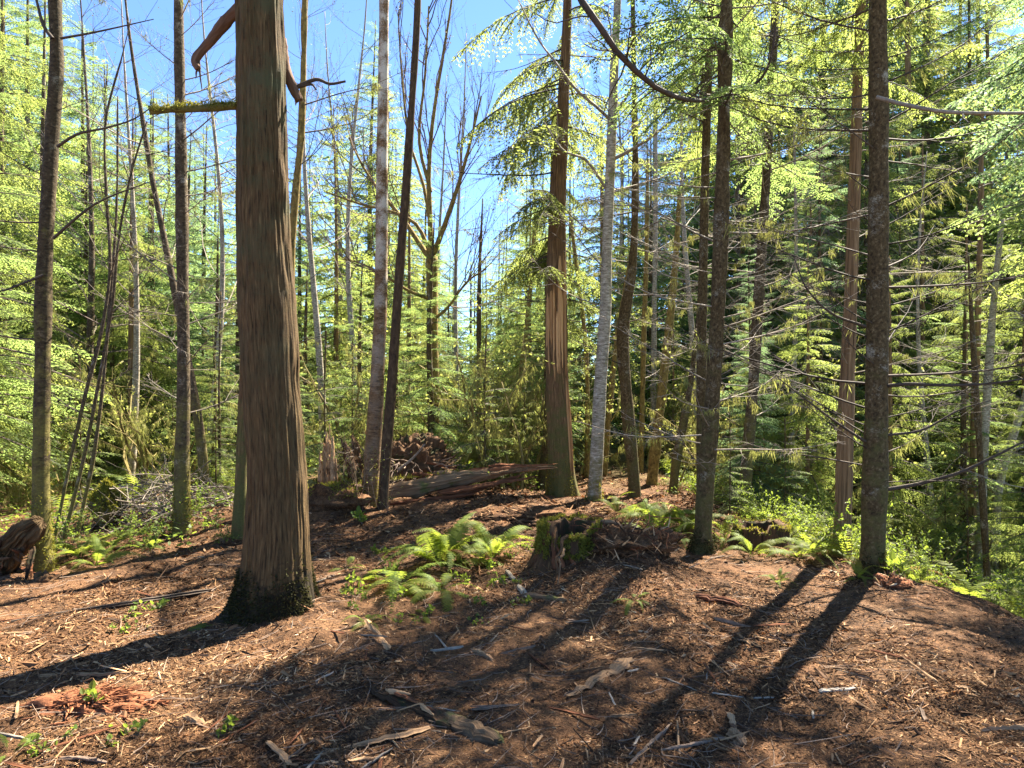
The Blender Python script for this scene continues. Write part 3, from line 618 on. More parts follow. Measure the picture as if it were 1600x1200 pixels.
T5, ax5, r5 = main_tree('alder_tree', 'blotchy white-barked alder with a mossy foot left of the dark leaning pole', 9.95,
    [(576, 797, 38), (578, 770, 30), (583, 700, 25), (589, 600, 22), (594, 500, 21), (596, 400, 20), (597, 300, 19), (598, 200, 17), (600, 0, 15)], M['rust'], 15, 120, 24, lump=0.008, flare=(0.15, 4, 0.03), seed=9)
T6, ax6, r6 = main_tree('alder_tree', 'dark bare leaning pole with smooth reddish bark', 9.7,
    [(597, 803, 19), (599, 775, 17), (604, 700, 17), (609, 640, 16), (617, 530, 15), (624, 430, 14), (634, 300, 13), (641, 195, 13), (642, 185, 11), (649, 80, 11), (653, 0, 10)], M['pole'], 9.5, 90, 16, seed=10)

def maple(name, label, Y, pts, seed, mat, limbs, n_up=3, leaf_n=5, twig=M['btwig'], depth=3, L0=1.5, up=0.5):
    root, ax, rad = main_tree(name, label, Y, pts, mat, 0, 50, 16, lump=0.012, seed=seed)
    r = rs(seed); tips = []; tw = []; limb_lines = []
    for lp, w0, w1 in limbs:
        p = np.array([P(*q) for q in lp]); c = crom(p, 12); mb = MB(); lines_to(mb, [(c, pxm(w0, Y)/2, pxm(w1, Y)/2)], 8); part('limb', mb, mat, root, True)
        for i in range(9):
            u = r.uniform(0.25, 1.0); b = np.array([np.interp(u, np.linspace(0, 1, 12), c[:, q]) for q in range(3)]); d = unit(c[min(11, int(u*11)+1)] - c[int(u*11)-1 if int(u*11) else 0] + r.normal(0, 0.25, 3))
            grow(tw, r, b, unit(d + np.array([0, 0, 0.4])), L0*r.uniform(0.5, 1.1), pxm(w1, Y)*0.5, depth-1, up, 0.1, (2, 4), 0.45, 0.62, 6, tips)
    mb = MB(); lines_to(mb, tw, 3, rng=r); part('twigs', mb, twig, root)
    if leaf_n:
        mb = MB(); Q = leaf_at_tips(r, tips, leaf_n, 0.035, 0.011); mb.quads(Q, tint=r.uniform(0, 1, len(Q))); part('leaf_buds', mb, M['bud'], root, kind='stuff')
    return root
Y7 = 13.0
maple('maple_tree', 'bare maple with golden mossy limbs fanning out against the blue sky', Y7,
    [(680, 760, 22), (678, 680, 18), (676, 560, 18), (675, 450, 18), (674, 400, 19)], 61, M['goldmoss'],
    [([(674, 410, 13), (672, 340, 13), (670, 270, 13), (676, 190, 13), (690, 100, 13), (706, 0, 13), (712, -60, 13)], 9, 2.5),
     ([(676, 400, 13), (690, 365, 12.9), (704, 325, 12.8), (722, 270, 12.8), (738, 210, 12.8), (752, 150, 12.8)], 9, 2.5),
     ([(672, 405, 13), (655, 380, 13.1), (628, 340, 13.2), (598, 305, 13.3), (570, 265, 13.3), (545, 215, 13.3)], 9, 2.5),
     ([(672, 350, 13), (662, 290, 13.2), (640, 220, 13.4), (628, 120, 13.5), (622, 20, 13.5)], 6, 2),
     ([(674, 400, 13), (650, 350, 13), (610, 330, 13), (560, 318, 13), (510, 300, 13)], 7, 2.2),
     ([(673, 300, 13), (655, 220, 13), (664, 120, 13), (670, 10, 13)], 6, 2.5),
     ([(678, 470, 13), (640, 455, 12.8), (600, 430, 12.6), (560, 410, 12.6), (535, 405, 12.6)], 6, 2),
     ([(677, 500, 13), (700, 480, 12.8), (730, 440, 12.7), (760, 420, 12.7)], 5.5, 2)], leaf_n=3)

T9, ax9, r9 = main_tree('alder_tree', 'white-barked leaning alder standing behind the mossy stump', 10.6,
    [(927, 797, 25), (929, 770, 22), (932, 720, 21), (938, 600, 20), (945, 500, 18), (948, 400, 16), (955, 230, 15), (960, 100, 13), (965, 0, 12)], M['alder'], 14, 110, 22, lump=0.006, seed=13)
px_branch(T9, [(956, 190, 10.6), (930, 165, 10.4), (900, 140, 10.3), (870, 100, 10.2), (840, 60, 10.2), (810, 0, 10.2)], 5, 2, M['gtwig'], extra=9, rng=g, sub=0.9)
px_branch(T9, [(956, 250, 10.6), (990, 232, 10.5), (1030, 205, 10.4), (1070, 170, 10.4)], 6, 2, M['gtwig'], extra=6, rng=g, sub=0.8)
px_branch(T9, [(958, 180, 10.6), (980, 150, 10.5), (1000, 110, 10.4), (1040, 60, 10.4), (1060, 0, 10.4)], 5, 2, M['gtwig'], extra=8, rng=g, sub=0.9)
px_branch(T9, [(950, 300, 10.6), (915, 250, 10.4), (880, 235, 10.3), (850, 190, 10.3)], 5, 2, M['gtwig'], extra=6, rng=g, sub=0.8)
add_dead(T9, ax9, r9, g, 8, 3.0, 8.0, (0.6, 1.2), DEAD_GREY, pitch=(0.1, 0.7))

# the snapped cedar with bare orange wood
T8, ax8, r8 = main_tree('cedar_tree', 'half dead cedar with a strip of bare orange wood and drooping green boughs', 11.4,
    [(879, 783, 52), (878, 765, 46), (876, 730, 40), (874, 680, 37), (871, 600, 34), (869, 550, 33), (869, 450, 31), (870, 400, 29), (872, 300, 24), (878, 200, 18), (883, 100, 14), (887, 0, 11)],
    M['oldcedar'], 10.5, 150, 60, 0.012, 34, 1.0, 0.01, (0.22, 4, 0.09), 14)
mb = MB(); r = rs(14)
for i in range(13):                         # torn strips of bare sapwood standing proud of the bark on the side that faces the camera
    a = -math.pi/2 + (i-6)*0.17 + r.normal(0, 0.04); z0 = P(0, 580 + r.uniform(-60, 25), 11.4)[2]; z1 = P(0, 430 + r.uniform(-45, 60), 11.4)[2]
    zz = np.linspace(z0, z1, 9); rr = np.array([r8(z) for z in zz]) + 0.004
    c = np.array([ax8(z) for z in zz]); C = c + np.stack([np.cos(a)*rr, np.sin(a)*rr, 0*rr], -1)
    wv = r.uniform(0.012, 0.026)*np.minimum(1, 6*np.minimum(np.linspace(0, 1, 9)+0.03, 1.03-np.linspace(0, 1, 9)))
    mb.tubes(C, wv, 6, tint=r.uniform(0.0, 0.9))
for i in range(5):
    a = -math.pi/2 + 0.75 + i*0.1; z0 = P(0, 735 + r.uniform(-20, 10), 11.4)[2]; z1 = P(0, 600 + r.uniform(-20, 30), 11.4)[2]
    zz = np.linspace(z0, z1, 7); rr = np.array([r8(z) for z in zz]) + 0.012; c = np.array([ax8(z) for z in zz])
    mb.tubes(c + np.stack([np.cos(a)*rr, np.sin(a)*rr, 0*rr], -1), 0.02*np.minimum(1, 4*np.minimum(np.linspace(0, 1, 7)+0.03, 1.03-np.linspace(0, 1, 7))), 6, tint=r.uniform(0, 0.6))
o = part('bare_wood', mb, M['sapwood'], T8, True); o['label'] = 'strip of bare torn orange wood'
mb = MB(); r = rs(15)
for i in range(56):                         # drooping boughs
    z = r.uniform(3.6, 8.8) if i > 12 else r.uniform(2.9, 5.0); L = (1.0 + 1.15*min(1, (z-2.5)/3))*r.uniform(0.6, 1.1)*(1 if z < 8.5 else 0.75); az = r.uniform(0, 2*math.pi)
    if z < 8 and math.cos(az + 0.66) > 0.55: continue        # boughs left out on this side so sunlight reaches the centre ferns
    bgh = B_ced[r.integers(5)]; m = rotm(az, r.uniform(-0.5, 0.1), r.normal(0, 0.3))*L/bgh['L']; oo = ax8(z); Q = bgh['Q'] @ m.T + oo
    mb.quads(Q, 0, np.clip(r.uniform(0, 1) + r.normal(0, 0.15, len(Q)), 0, 1)); mb.tubes(bgh['axis'] @ m.T + oo, np.linspace(0.016, 0.003, 7), 4, 1); mb.tubes(bgh['tw'] @ m.T + oo, np.tile([0.003, 0.002, 0.001], (len(bgh['tw']), 1)), 3, 1)
part('crown', mb, [M['cedarleaf'], M['twig']], T8)
add_dead(T8, ax8, r8, g, 14, 2.4, 9, (0.7, 1.4), DEAD_DARK, lichen=0.3, pitch=(-0.5, 0.1))
main_tree('cedar_tree', 'dark trunk standing close behind the half dead cedar', 12.6,
    [(850, 758, 24), (856, 700, 20), (862, 560, 16), (864, 400, 14), (866, 250, 12), (866, 160, 8)], M['fir'], 7.6, 50, 14, seed=15)

T10, ax10, r10 = main_tree('cedar_tree', 'bent dark trunk with a reddish foot to the right of the white alder', 11.5,
    [(993, 793, 24), (990, 740, 20), (984, 680, 19), (979, 620, 19), (974, 560, 19), (974, 510, 19), (980, 470, 17), (988, 420, 14), (992, 330, 12), (993, 250, 10), (990, 100, 7), (989, 0, 5)], M['fir'], 9.6, 90, 20, lump=0.012, seed=16)
add_dead(T10, ax10, r10, g, 20, 2.2, 8.0, (0.6, 1.3), DEAD_DARK, lichen=0.3)
for lab, Y, pts, mat, s in (
    ('mossy brown trunk leaning right behind the ferns', 13.2, [(1018, 763, 19), (1024, 700, 16), (1032, 630, 14), (1040, 560, 13), (1050, 470, 11), (1056, 400, 9), (1062, 300, 7)], M['goldmoss'], 17),
    ('grey trunk leaning right above the right-hand fern clump', 12.3, [(1050, 780, 14), (1058, 710, 13), (1068, 660, 12), (1080, 590, 9), (1090, 500, 7), (1097, 400, 5)], M['mossytrunk'], 18),
    ('thin golden trunk just right of the bent dark one', 15.0, [(1000, 745, 10), (1003, 650, 9), (1006, 520, 8), (1010, 400, 7), (1012, 250, 5)], M['goldmoss'], 19),
    ('thin pale trunk straight behind the bent dark one', 17.0, [(1020, 735, 9), (1021, 620, 9), (1022, 500, 8), (1024, 350, 7), (1025, 150, 5)], M['alder'], 20),
    ('slender mossy stem just left of the white alder', 14.0, [(917, 740, 8), (918, 650, 8), (915, 540, 7), (905, 450, 6), (890, 330, 4)], M['goldmoss'], 21),
    ('thin golden stem leaning right of the white alder', 14.5, [(943, 740, 11), (950, 660, 10), (958, 580, 9), (968, 500, 8), (985, 400, 6)], M['goldmoss'], 22),
    ('slender golden trunk leaning right under the maple', 15.0, [(785, 745, 10), (800, 660, 9), (812, 600, 9), (822, 520, 8), (828, 460, 7), (835, 360, 5)], M['goldmoss'], 23),
    ('mossy trunk half hidden right behind the big cedar', 9.6, [(452, 800, 14), (452, 700, 13), (453, 520, 12), (455, 400, 12), (462, 300, 12), (470, 220, 11), (474, 120, 10), (476, 0, 9)], M['goldmoss'], 24),
    ('tall thin dark trunk in the gap above the fallen log', 17.0, [(748, 720, 7), (748, 560, 7), (749, 430, 6), (752, 360, 4), (754, 310, 2.5)], M['fir'], 25)):
    rt, a, rd = main_tree('young_tree', lab, Y, pts, mat, 9 if s in (20, 24) else 0, 44, 12, lump=0.012, seed=s)
    add_dead(rt, a, rd, g, 9, 1.6, min(7, a(50)[2] if False else 6.0), (0.5, 1.1), DEAD_GREY if s % 2 else DEAD_DARK, lichen=0.5)

T13, ax13, r13 = main_tree('fir_tree', 'dark conifer with pale lichen specks and bare branches, right of the fern bank', 7.9,
    [(1097, 866, 40), (1098, 840, 31), (1101, 780, 27), (1107, 700, 27), (1113, 620, 25), (1118, 550, 24), (1125, 400, 24), (1130, 250, 22), (1132, 150, 20), (1135, 0, 19)], M['fir'], 17, 140, 30, lump=0.014, flare=(0.13, 5, 0.05), seed=26)
add_crown(T13, ax13, CROWN_HIGH[1], 1.0, 8)
add_dead(T13, ax13, r13, g, 44, 0.9, 6.6, (0.45, 1.15), DEAD_GREY, lichen=0.5, pitch=(-0.1, 0.5))
T14, ax14, r14 = main_tree('fir_tree', 'thinner dark trunk close behind the lichen-specked conifer', 9.5,
    [(1097, 815, 17), (1096, 700, 16), (1096, 560, 15), (1099, 400, 14), (1104, 200, 13), (1111, 0, 11)], M['fir'], 14, 80, 16, seed=27)

mb = MB(); r = rs(16)
for i in range(19):
    z = r.uniform(4.9, 7.0); bgh = B_hem[r.integers(5)]; m = rotm(r.uniform(0, 6.28), r.uniform(-0.5, 0.0), r.normal(0, 0.3))*r.uniform(0.5, 0.85); oo = ax13(z); Q = bgh['Q'] @ m.T + oo
    mb.quads(Q, 0, np.clip(r.uniform(0, 1) + r.normal(0, 0.15, len(Q)), 0, 1)); mb.tubes(bgh['axis'] @ m.T + oo, np.linspace(0.014, 0.003, 7), 4, 1)
part('boughs', mb, [M['hemlock'], M['twig']], T13)
add_dead(T14, ax14, r14, g, 18, 1.5, 7, (0.5, 1.1), DEAD_GREY, lichen=0.3)
T15, ax15, r15 = main_tree('fir_tree', 'slim grey-brown trunk behind the dark old stump on the right', 11.0,
    [(1163, 788, 20), (1166, 740, 18), (1177, 600, 17), (1186, 450, 16), (1196, 300, 14), (1205, 130, 13), (1212, 0, 12)], M['mossytrunk'], 14, 90, 18, lump=0.006, seed=28)

add_boughs(T14, ax14, 0, 5.0, 1.0); add_boughs(T15, ax15, 1, 5.2, 2.0, 1.1)
add_dead(T15, ax15, r15, g, 30, 1.2, 8.5, (0.5, 1.2), DEAD_GREY, lichen=0.3)
T16, ax16, r16 = main_tree('cedar_tree', 'slim cedar with light orange-brown bark left of the sturdy fir', 8.3,
    [(1315, 862, 32), (1316, 835, 26), (1318, 760, 24), (1322, 650, 22), (1328, 500, 19), (1335, 300, 17), (1341, 110, 14), (1345, 0, 13)], M['redcedar'], 14, 160, 60, 0.006, 55, 1.2, 0.004, (0.12, 4, 0.03), 29)
add_crown(T16, ax16, CROWN_HIGH[0], 3.1, 8, 0.9)
add_boughs(T16, ax16, 2, 5.5, 0.5, 0.65)
add_dead(T16, ax16, r16, g, 12, 1.6, 7, (0.4, 0.9), DEAD_GREY, lichen=0.6)
T17, ax17, r17 = main_tree('fir_tree', 'sturdy straight fir with rings of bare branches on the right bank', 7.05,
    [(1363, 896, 44), (1363, 870, 36), (1364, 840, 35), (1367, 750, 36), (1370, 600, 33), (1372, 400, 30), (1373, 200, 27), (1371, 0, 25)], M['fir'], 18, 160, 36, lump=0.01, flare=(0.12, 5, 0.05), seed=30)
add_crown(T17, ax17, CROWN_HIGH[1], 2.6, 8, 1.1)
add_boughs(T17, ax17, 0, 5.6, 0.7, 0.75)  # boughs added high up to dapple the light on the foreground
add_dead(T17, ax17, r17, g, 46, 0.9, 5.8, (0.5, 1.25), DEAD_DARK, lichen=0.45, pitch=(-0.05, 0.45), az=[0.2, 2.8, -0.5, 3.6, 0.6, 2.3, -0.2, 3.3])
px_branch(T17, [(1385, 603, 7.0), (1420, 600, 6.8), (1480, 602, 6.6), (1540, 600, 6.4), (1600, 592, 6.3), (1660, 585, 6.2)], 7, 2, M['twig'], extra=8, rng=g)
px_branch(T17, [(1385, 765, 7.0), (1440, 755, 6.9), (1500, 738, 6.7), (1550, 715, 6.6), (1600, 690, 6.5), (1650, 670, 6.5)], 7, 2, M['twig'], extra=8, rng=g)
px_branch(T17, [(1384, 152, 7.0), (1370, 152, 6.7), (1420, 165, 6.5), (1480, 175, 6.3), (1560, 177, 6.2), (1640, 176, 6.1)][1:], 7, 4, M['gtwig'], extra=5, rng=g)
px_branch(T17, [(1385, 680, 7.0), (1440, 672, 6.9), (1500, 640, 6.8), (1550, 625, 6.7)], 5, 1.5, M['twig'], extra=8, rng=g)
px_branch(T17, [(1352, 690, 7.0), (1310, 662, 6.9), (1260, 625, 6.8), (1215, 590, 6.8)], 5, 1.5, M['twig'], extra=8, rng=g)
px_branch(T17, [(1352, 510, 7.0), (1300, 490, 6.9), (1260, 450, 6.8), (1240, 400, 6.8)], 5, 1.5, M['twig'], extra=8, rng=g)
# the long dark bough that swings through the top of the view belongs to the lichen-specked conifer
px_branch(T13, [(1126, 150, 7.85), (1100, 157, 7.0), (1070, 155, 6.6), (1030, 140, 6.3), (990, 108, 6.1), (955, 70, 6.0), (930, 30, 5.9), (908, 0, 5.9), (890, -40, 5.9)], 4, 8.5, M['twig'], extra=20, rng=g, sub=0.55)
px_branch(T13, [(1138, 150, 7.8), (1165, 140, 7.3), (1190, 122, 7.0), (1205, 90, 6.8), (1212, 40, 6.7)], 6, 3, M['twig'], extra=5, rng=g)

for lab, Y, pts, mat, s in (
    ('white-barked thin alder leaning among the bank shrubs, nearest the sturdy fir', 13.0, [(1533, 815, 13), (1537, 720, 12), (1541, 640, 12), (1546, 560, 11), (1553, 470, 9), (1566, 340, 7)], M['alder'], 31),
    ('pale bent alder stem at the right edge of the bank shrubs', 13.5, [(1556, 830, 12), (1560, 770, 11), (1572, 715, 11), (1590, 660, 10), (1604, 610, 9), (1620, 520, 8)], M['alder'], 32),
    ('dark sapling trunk in front of the pale alders on the right', 10.5, [(1530, 690, 9), (1527, 640, 9), (1522, 560, 8), (1517, 480, 6), (1513, 400, 4)], M['fir'], 33),
    ('brown thin trunk beside the white alder on the right bank', 14.0, [(1519, 800, 11), (1521, 700, 10), (1524, 600, 10), (1528, 500, 9), (1533, 300, 7)], M['redcedar'], 34)):
    rt, a, rd = main_tree('young_tree', lab, Y, pts, mat, 8 if s == 34 else 0, 40, 12, lump=0.008, seed=s)
    add_dead(rt, a, rd, g, 8, 1.2, 5, (0.4, 0.9), DEAD_GREY, lichen=0.3)
for lab, Y, pts, s in (
    ('thin dark curved sapling right of the left mossy trunk, its foot furthest left', 7.7, [(88, 830, 6), (112, 710, 6), (135, 610, 6), (158, 520, 5), (172, 420, 5), (166, 300, 4), (165, 190, 3), (190, 90, 2.5), (205, 30, 2)], 41),
    ('thin dark sapling leaning right, second from the left mossy trunk', 8.1, [(100, 840, 6), (130, 720, 5), (150, 620, 5), (175, 480, 4), (186, 370, 4), (205, 270, 3), (230, 190, 2)], 42),
    ('thin mossy sapling at the foot of the brush pile', 8.6, [(126, 810, 6), (145, 720, 6), (160, 610, 5), (172, 470, 5), (182, 330, 4), (184, 150, 3)], 43)):
    rt, a, rd = main_tree('sapling', lab, Y, pts, M['mossytrunk'], 0, 40, 8, seed=s)
    add_dead(rt, a, rd, g, 9, 1.5, 5.2, (0.35, 0.8), DEAD_DARK, lichen=0.4, pitch=(0.1, 0.8))

def base_moss(root, ax, rad, n, hgt, mat, seed, extra=0.02):
    r = rs(seed); z0 = root.location.z; zz = np.abs(r.normal(0, hgt, n)); aa = r.uniform(0, 2*math.pi, n)
    k = zz < hgt*1.2 + hgt*1.6*fbm(np.cos(aa)*2, np.sin(aa)*2, zz*3, 3, seed); zz, aa = zz[k], aa[k]
    if not len(zz): return
    d = np.stack([np.cos(aa), np.sin(aa), 0*aa], -1); p = np.array([ax(z0 + z) for z in zz]) + d*(np.array([rad(z0 + z) for z in zz]) + extra*np.exp(-zz/0.12))[:, None]
    mb = MB(); mb.quads(leafquads(p, unit(d + r.normal(0, 0.6, d.shape)), r.uniform(0.015, 0.045, len(p)), r.uniform(0.003, 0.008, len(p)), r, flat=r.normal(0, 1, p.shape)), tint=r.uniform(0, 1, len(p))); part('moss', mb, mat, root, kind='stuff')
for t, a, rd, n, h, m, s in ((T13, ax13, r13, 1300, 0.16, 'darkmoss', 1), (T17, ax17, r17, 1500, 0.16, 'darkmoss', 2), (T1, ax1, r1, 1500, 0.6, 'moss', 3), (T3, ax3, r3, 1300, 0.5, 'moss', 4), (T5, ax5, r5, 1900, 0.4, 'moss', 5), (T8, ax8, r8, 2200, 0.45, 'moss', 6), (T9, ax9, r9, 900, 0.25, 'moss', 7), (T16, ax16, r16, 700, 0.3, 'moss', 8)): base_moss(t, a, rd, n, h, M[m], s)
# ------------------------------------------------------------------ dead wood
def shard_mb(mb, p0, p1, w, rng, k=6, n=9, taper=(1.0, 0.15), rough=0.2, flat=1.0, mat=0, tint=0.5, bow=0.0):
    """a torn piece of wood from p0 to p1: uneven section, splintered thin end"""
    p0, p1 = np.asarray(p0, float), np.asarray(p1, float); t = np.linspace(0, 1, n)
    C = p0 + (p1-p0)*t[:, None]; C = C + rng.normal(0, w*0.05, C.shape); C[:, 2] += bow*np.sin(math.pi*t)
    T = unit(p1-p0); A = unit(np.cross(T, [0, 0, 1.] if abs(T[2]) < 0.9 else [1., 0, 0])); Bv = np.cross(T, A)
    th = np.arange(k)*2*math.pi/k; k = k + 3; n = n + 6; t = np.linspace(0, 1, n); C = p0 + (p1-p0)*t[:, None]; C = C + rng.normal(0, w*0.05, C.shape); C[:, 2] += bow*np.sin(math.pi*t); th = np.arange(k)*2*math.pi/k; pr = 1 + rng.normal(0, rough*1.2, k)
    r = w*0.5*(taper[0] + (taper[1]-taper[0])*t**1.3)[:, None]*pr[None]*(1 + 0.22*vnoise(np.arange(k)[None]*0.9 + 0*t[:, None], t[:, None]*5, rng.uniform(0, 99), 3) + rng.normal(0, 0.03, (n, k)))*np.clip(0.55 + 5*np.minimum(t, 1-t), 0, 1)[:, None]
    jag = np.zeros((n, k)); jag[0] = -rng.uniform(0, 1.2, k); jag[-1] = rng.uniform(0, 1.2, k); jag[1] = jag[0]*0.4; jag[-2] = jag[-1]*0.4
    V = C[:, None] + T[None, None]*(jag*min(w*0.5, 0.12*np.linalg.norm(p1-p0)))[..., None] + (A[None, None]*np.cos(th)[None, :, None] + Bv[None, None]*np.sin(th)[None, :, None]*flat)*r[..., None]
    i, j = np.meshgrid(np.arange(n-1), np.arange(k), indexing='ij')
    q = np.stack([i*k+j, i*k+(j+1) % k, (i+1)*k+(j+1) % k, (i+1)*k+j], -1).reshape(-1, 4)
    tr = [[0, jj+1, jj] for jj in range(1, k-1)] + [[(n-1)*k, (n-1)*k+jj, (n-1)*k+jj+1] for jj in range(1, k-1)]
    L = np.linalg.norm(p1-p0)*t
    bc = np.stack(np.broadcast_arrays(np.cos(th)[None]*w*0.5 + p0[0], np.sin(th)[None]*w*0.5 + p0[1], L[:, None]), -1)
    mb.add(V, quads=q, tris=tr, bco=bc, mat=mat, tint=tint)
def blob_mb(mb, c, s, rng, k=40, rows=22, amp=0.25, fr=2.5, seed=0, zmin=-0.6, mat=0, fine=0.06):
    th = np.linspace(0, 2*math.pi, k, endpoint=False); ph = np.linspace(math.asin(zmin), math.pi/2*0.999, rows)
    TH, PH = np.meshgrid(th, ph); d = np.stack([np.cos(TH)*np.cos(PH), np.sin(TH)*np.cos(PH), np.sin(PH)], -1)
    r = 1 + amp*fbm(d[..., 0]*fr, d[..., 1]*fr, d[..., 2]*fr, 4, seed) + fine*fbm(d[..., 0]*fr*6, d[..., 1]*fr*6, d[..., 2]*fr*6, 2, seed+8)
    V = np.asarray(c) + d*r[..., None]*np.asarray(s)
    i, j = np.meshgrid(np.arange(rows-1), np.arange(k), indexing='ij')
    mb.add(V, quads=np.stack([i*k+j, i*k+(j+1) % k, (i+1)*k+(j+1) % k, (i+1)*k+j], -1).reshape(-1, 4), mat=mat)
    return V.reshape(-1, 3), d.reshape(-1, 3)
def moss_fuzz(mb, pts, nrm, rng, n, ln=0.03, w=0.006, mat=0, sel=None):
    idx = np.arange(len(pts)) if sel is None else np.nonzero(sel)[0]
    k = rng.choice(idx, n); p = pts[k] + rng.normal(0, 0.012, (n, 3)); d = unit(nrm[k] + rng.normal(0, 0.6, (n, 3)))
    mb.quads(leafquads(p, d, ln*rng.uniform(0.5, 1.6, n), w*rng.uniform(0.6, 1.5, n), rng, flat=rng.normal(0, 1, (n, 3))), mat, rng.uniform(0, 1, n))
def root_lines(rng, n, c, rad, L, r0, down=-0.1, az=None):
    out = []
    for i in range(n):
        a = rng.uniform(0, 2*math.pi) if az is None else rng.uniform(*az); p = np.array(c) + np.array([math.cos(a)*rad, math.sin(a)*rad, rng.uniform(-0.05, 0.25)])
        d = unit(np.array([math.cos(a), math.sin(a), down + rng.normal(0, 0.4)])); pts = [p]; l = L*rng.uniform(0.4, 1.2)
        for k in range(7): d = unit(d + rng.normal(0, 0.28, 3)); pts.append(pts[-1] + d*l/7)
        out.append((np.array(pts), r0*rng.uniform(0.4, 1.2), 0.003))
    return out
r = rs(70)
# fallen log, splintered towards its right end
b0, b1 = P(480, 778, 10.3), P(868, 727, 10.9)
fl = thing('fallen_log', 'long splintered log lying raised across the mulch mound between the pole and the cedar', 'log', (b0[0]*0.5+b1[0]*0.5, 10.5, tz(-0.9, 10.5)))
lg = [(p[0], p[1], p[2], w) for p, w in ((P(480, 779, 10.3), 0.1), (P(600, 769, 10.35), 0.115), (P(680, 755, 10.45), 0.105), (P(725, 746, 10.5), 0.09), (P(765, 742, 10.6), 0.03))]
mb = MB(); trunk_tube(mb, lg, 130, 60, 0.03, 20, 1.6, 0.05, 71); part('log_body', mb, M['oldlog'], fl, True)
for i in range(26):
    u = r.uniform(0.4, 0.75); a = b0 + (b1-b0)*u + np.array([0, r.normal(-0.05, 0.05), r.normal(0.03, 0.05)]); e = b0 + (b1-b0)*min(1.0, u + r.uniform(0.15, 0.38)) + np.array([0, r.normal(-0.03, 0.04), r.normal(0.0, 0.03)])
    mb = MB(); shard_mb(mb, a, e, r.uniform(0.05, 0.11), r, tint=r.uniform(0, 1), taper=(1, 0.08)); part('splinter', mb, M['wood'] if i % 3 else M['rotwood'], fl)
for a, e, w in ((P(650, 792, 10.2), P(815, 742, 10.6), 0.14), (P(610, 790, 10.2), P(740, 772, 10.3), 0.12), (P(690, 770, 10.25), P(835, 745, 10.6), 0.1)):
    mb = MB(); shard_mb(mb, a, e, w, r, 9, 14, (1, 0.2), 0.25, tint=0.3); part('split_slab', mb, M['rotwood'], fl)
mb = MB(); q = np.array([b0 + (b1-b0)*u + np.array([0, r.normal(-0.02, 0.06), 0.11]) for u in r.uniform(0, 0.6, 300)]); moss_fuzz(mb, q, np.tile([0, 0, 1.], (300, 1)), r, 900, 0.03, 0.007); part('moss', mb, M['moss'], fl, kind='stuff')
# second log behind, low and mossy
lo = thing('fallen_log', 'low mossy log lying behind the jagged snag left of the blotchy alder', 'log', (*P(500, 780, 10.9)[:2], tz(XY(500, 10.9), 10.9)))
mb = MB(); trunk_tube(mb, [(*P(440, 772, 11), 0.1), (*P(520, 768, 10.9), 0.12), (*P(580, 760, 10.8), 0.12)], 50, 24, 0.012, 14, 1.3, 0.03, 72); part('log_body', mb, M['mossytrunk'], lo, True)
mb = MB(); q = np.array([P(440 + 130*u, 755 - 8*u, 10.9) for u in r.uniform(0, 1, 200)]); moss_fuzz(mb, q, np.tile([0, 0, 1.], (200, 1)), r, 700, 0.04, 0.008); part('moss', mb, M['moss'], lo, kind='stuff')
# root plate of an uprooted tree
c = P(640, 732, 11.6); rw = thing('root_plate', 'dark earthy root plate of an uprooted tree behind the fallen log', 'tree roots', (c[0], c[1], tz(c[0], c[1])))
mb = MB(); blob_mb(mb, (c[0], c[1], c[2]-0.05), (0.72, 0.4, 0.52), r, 90, 46, 0.36, 2.4, 73, fine=0.2); part('earth', mb, M['oldstump'], rw, True)
mb = MB(); lines_to(mb, root_lines(r, 130, (c[0], c[1]-0.1, c[2]-0.05), 0.5, 0.6, 0.012), 4, rng=r); part('rootlets', mb, M['btwig'], rw, kind='stuff')
for i in range(6):
    mb = MB(); lines_to(mb, root_lines(r, 1, (c[0], c[1]-0.15, c[2]), 0.35, 1.1, 0.035), 7, rng=r); part('root', mb, M['rotwood'], rw, True)
mb = MB(); lines_to(mb, [(crom([P(622, 735, 10.9), P(645, 716, 10.9), P(664, 694, 10.9)], 8), 0.025, 0.012)], 7); part('root', mb, M['gtwig'], rw, True)
c = P(560, 722, 10.9); rw2 = thing('root_chunk', 'torn reddish root chunk leaning behind the blotchy alder', 'root', (c[0], c[1], tz(c[0], c[1])))
mb = MB()
for i in range(7):
    e = c + np.array([r.normal(-0.12, 0.1), r.normal(0, 0.1), r.uniform(0.15, 0.4)]); shard_mb(mb, (c[0]+0.12+r.normal(0, 0.06), c[1]+r.normal(0, 0.06), tz(c[0], c[1])+0.02), e, r.uniform(0.1, 0.18), r, 7, 8, (1, 0.5), 0.25, tint=r.uniform(0, 0.5))
part('root_body', mb, M['oldstump'], rw2); mb = MB(); lines_to(mb, root_lines(r, 40, tuple(c), 0.15, 0.4, 0.01), 4, rng=r); part('rootlets', mb, M['twig'], rw2, kind='stuff')
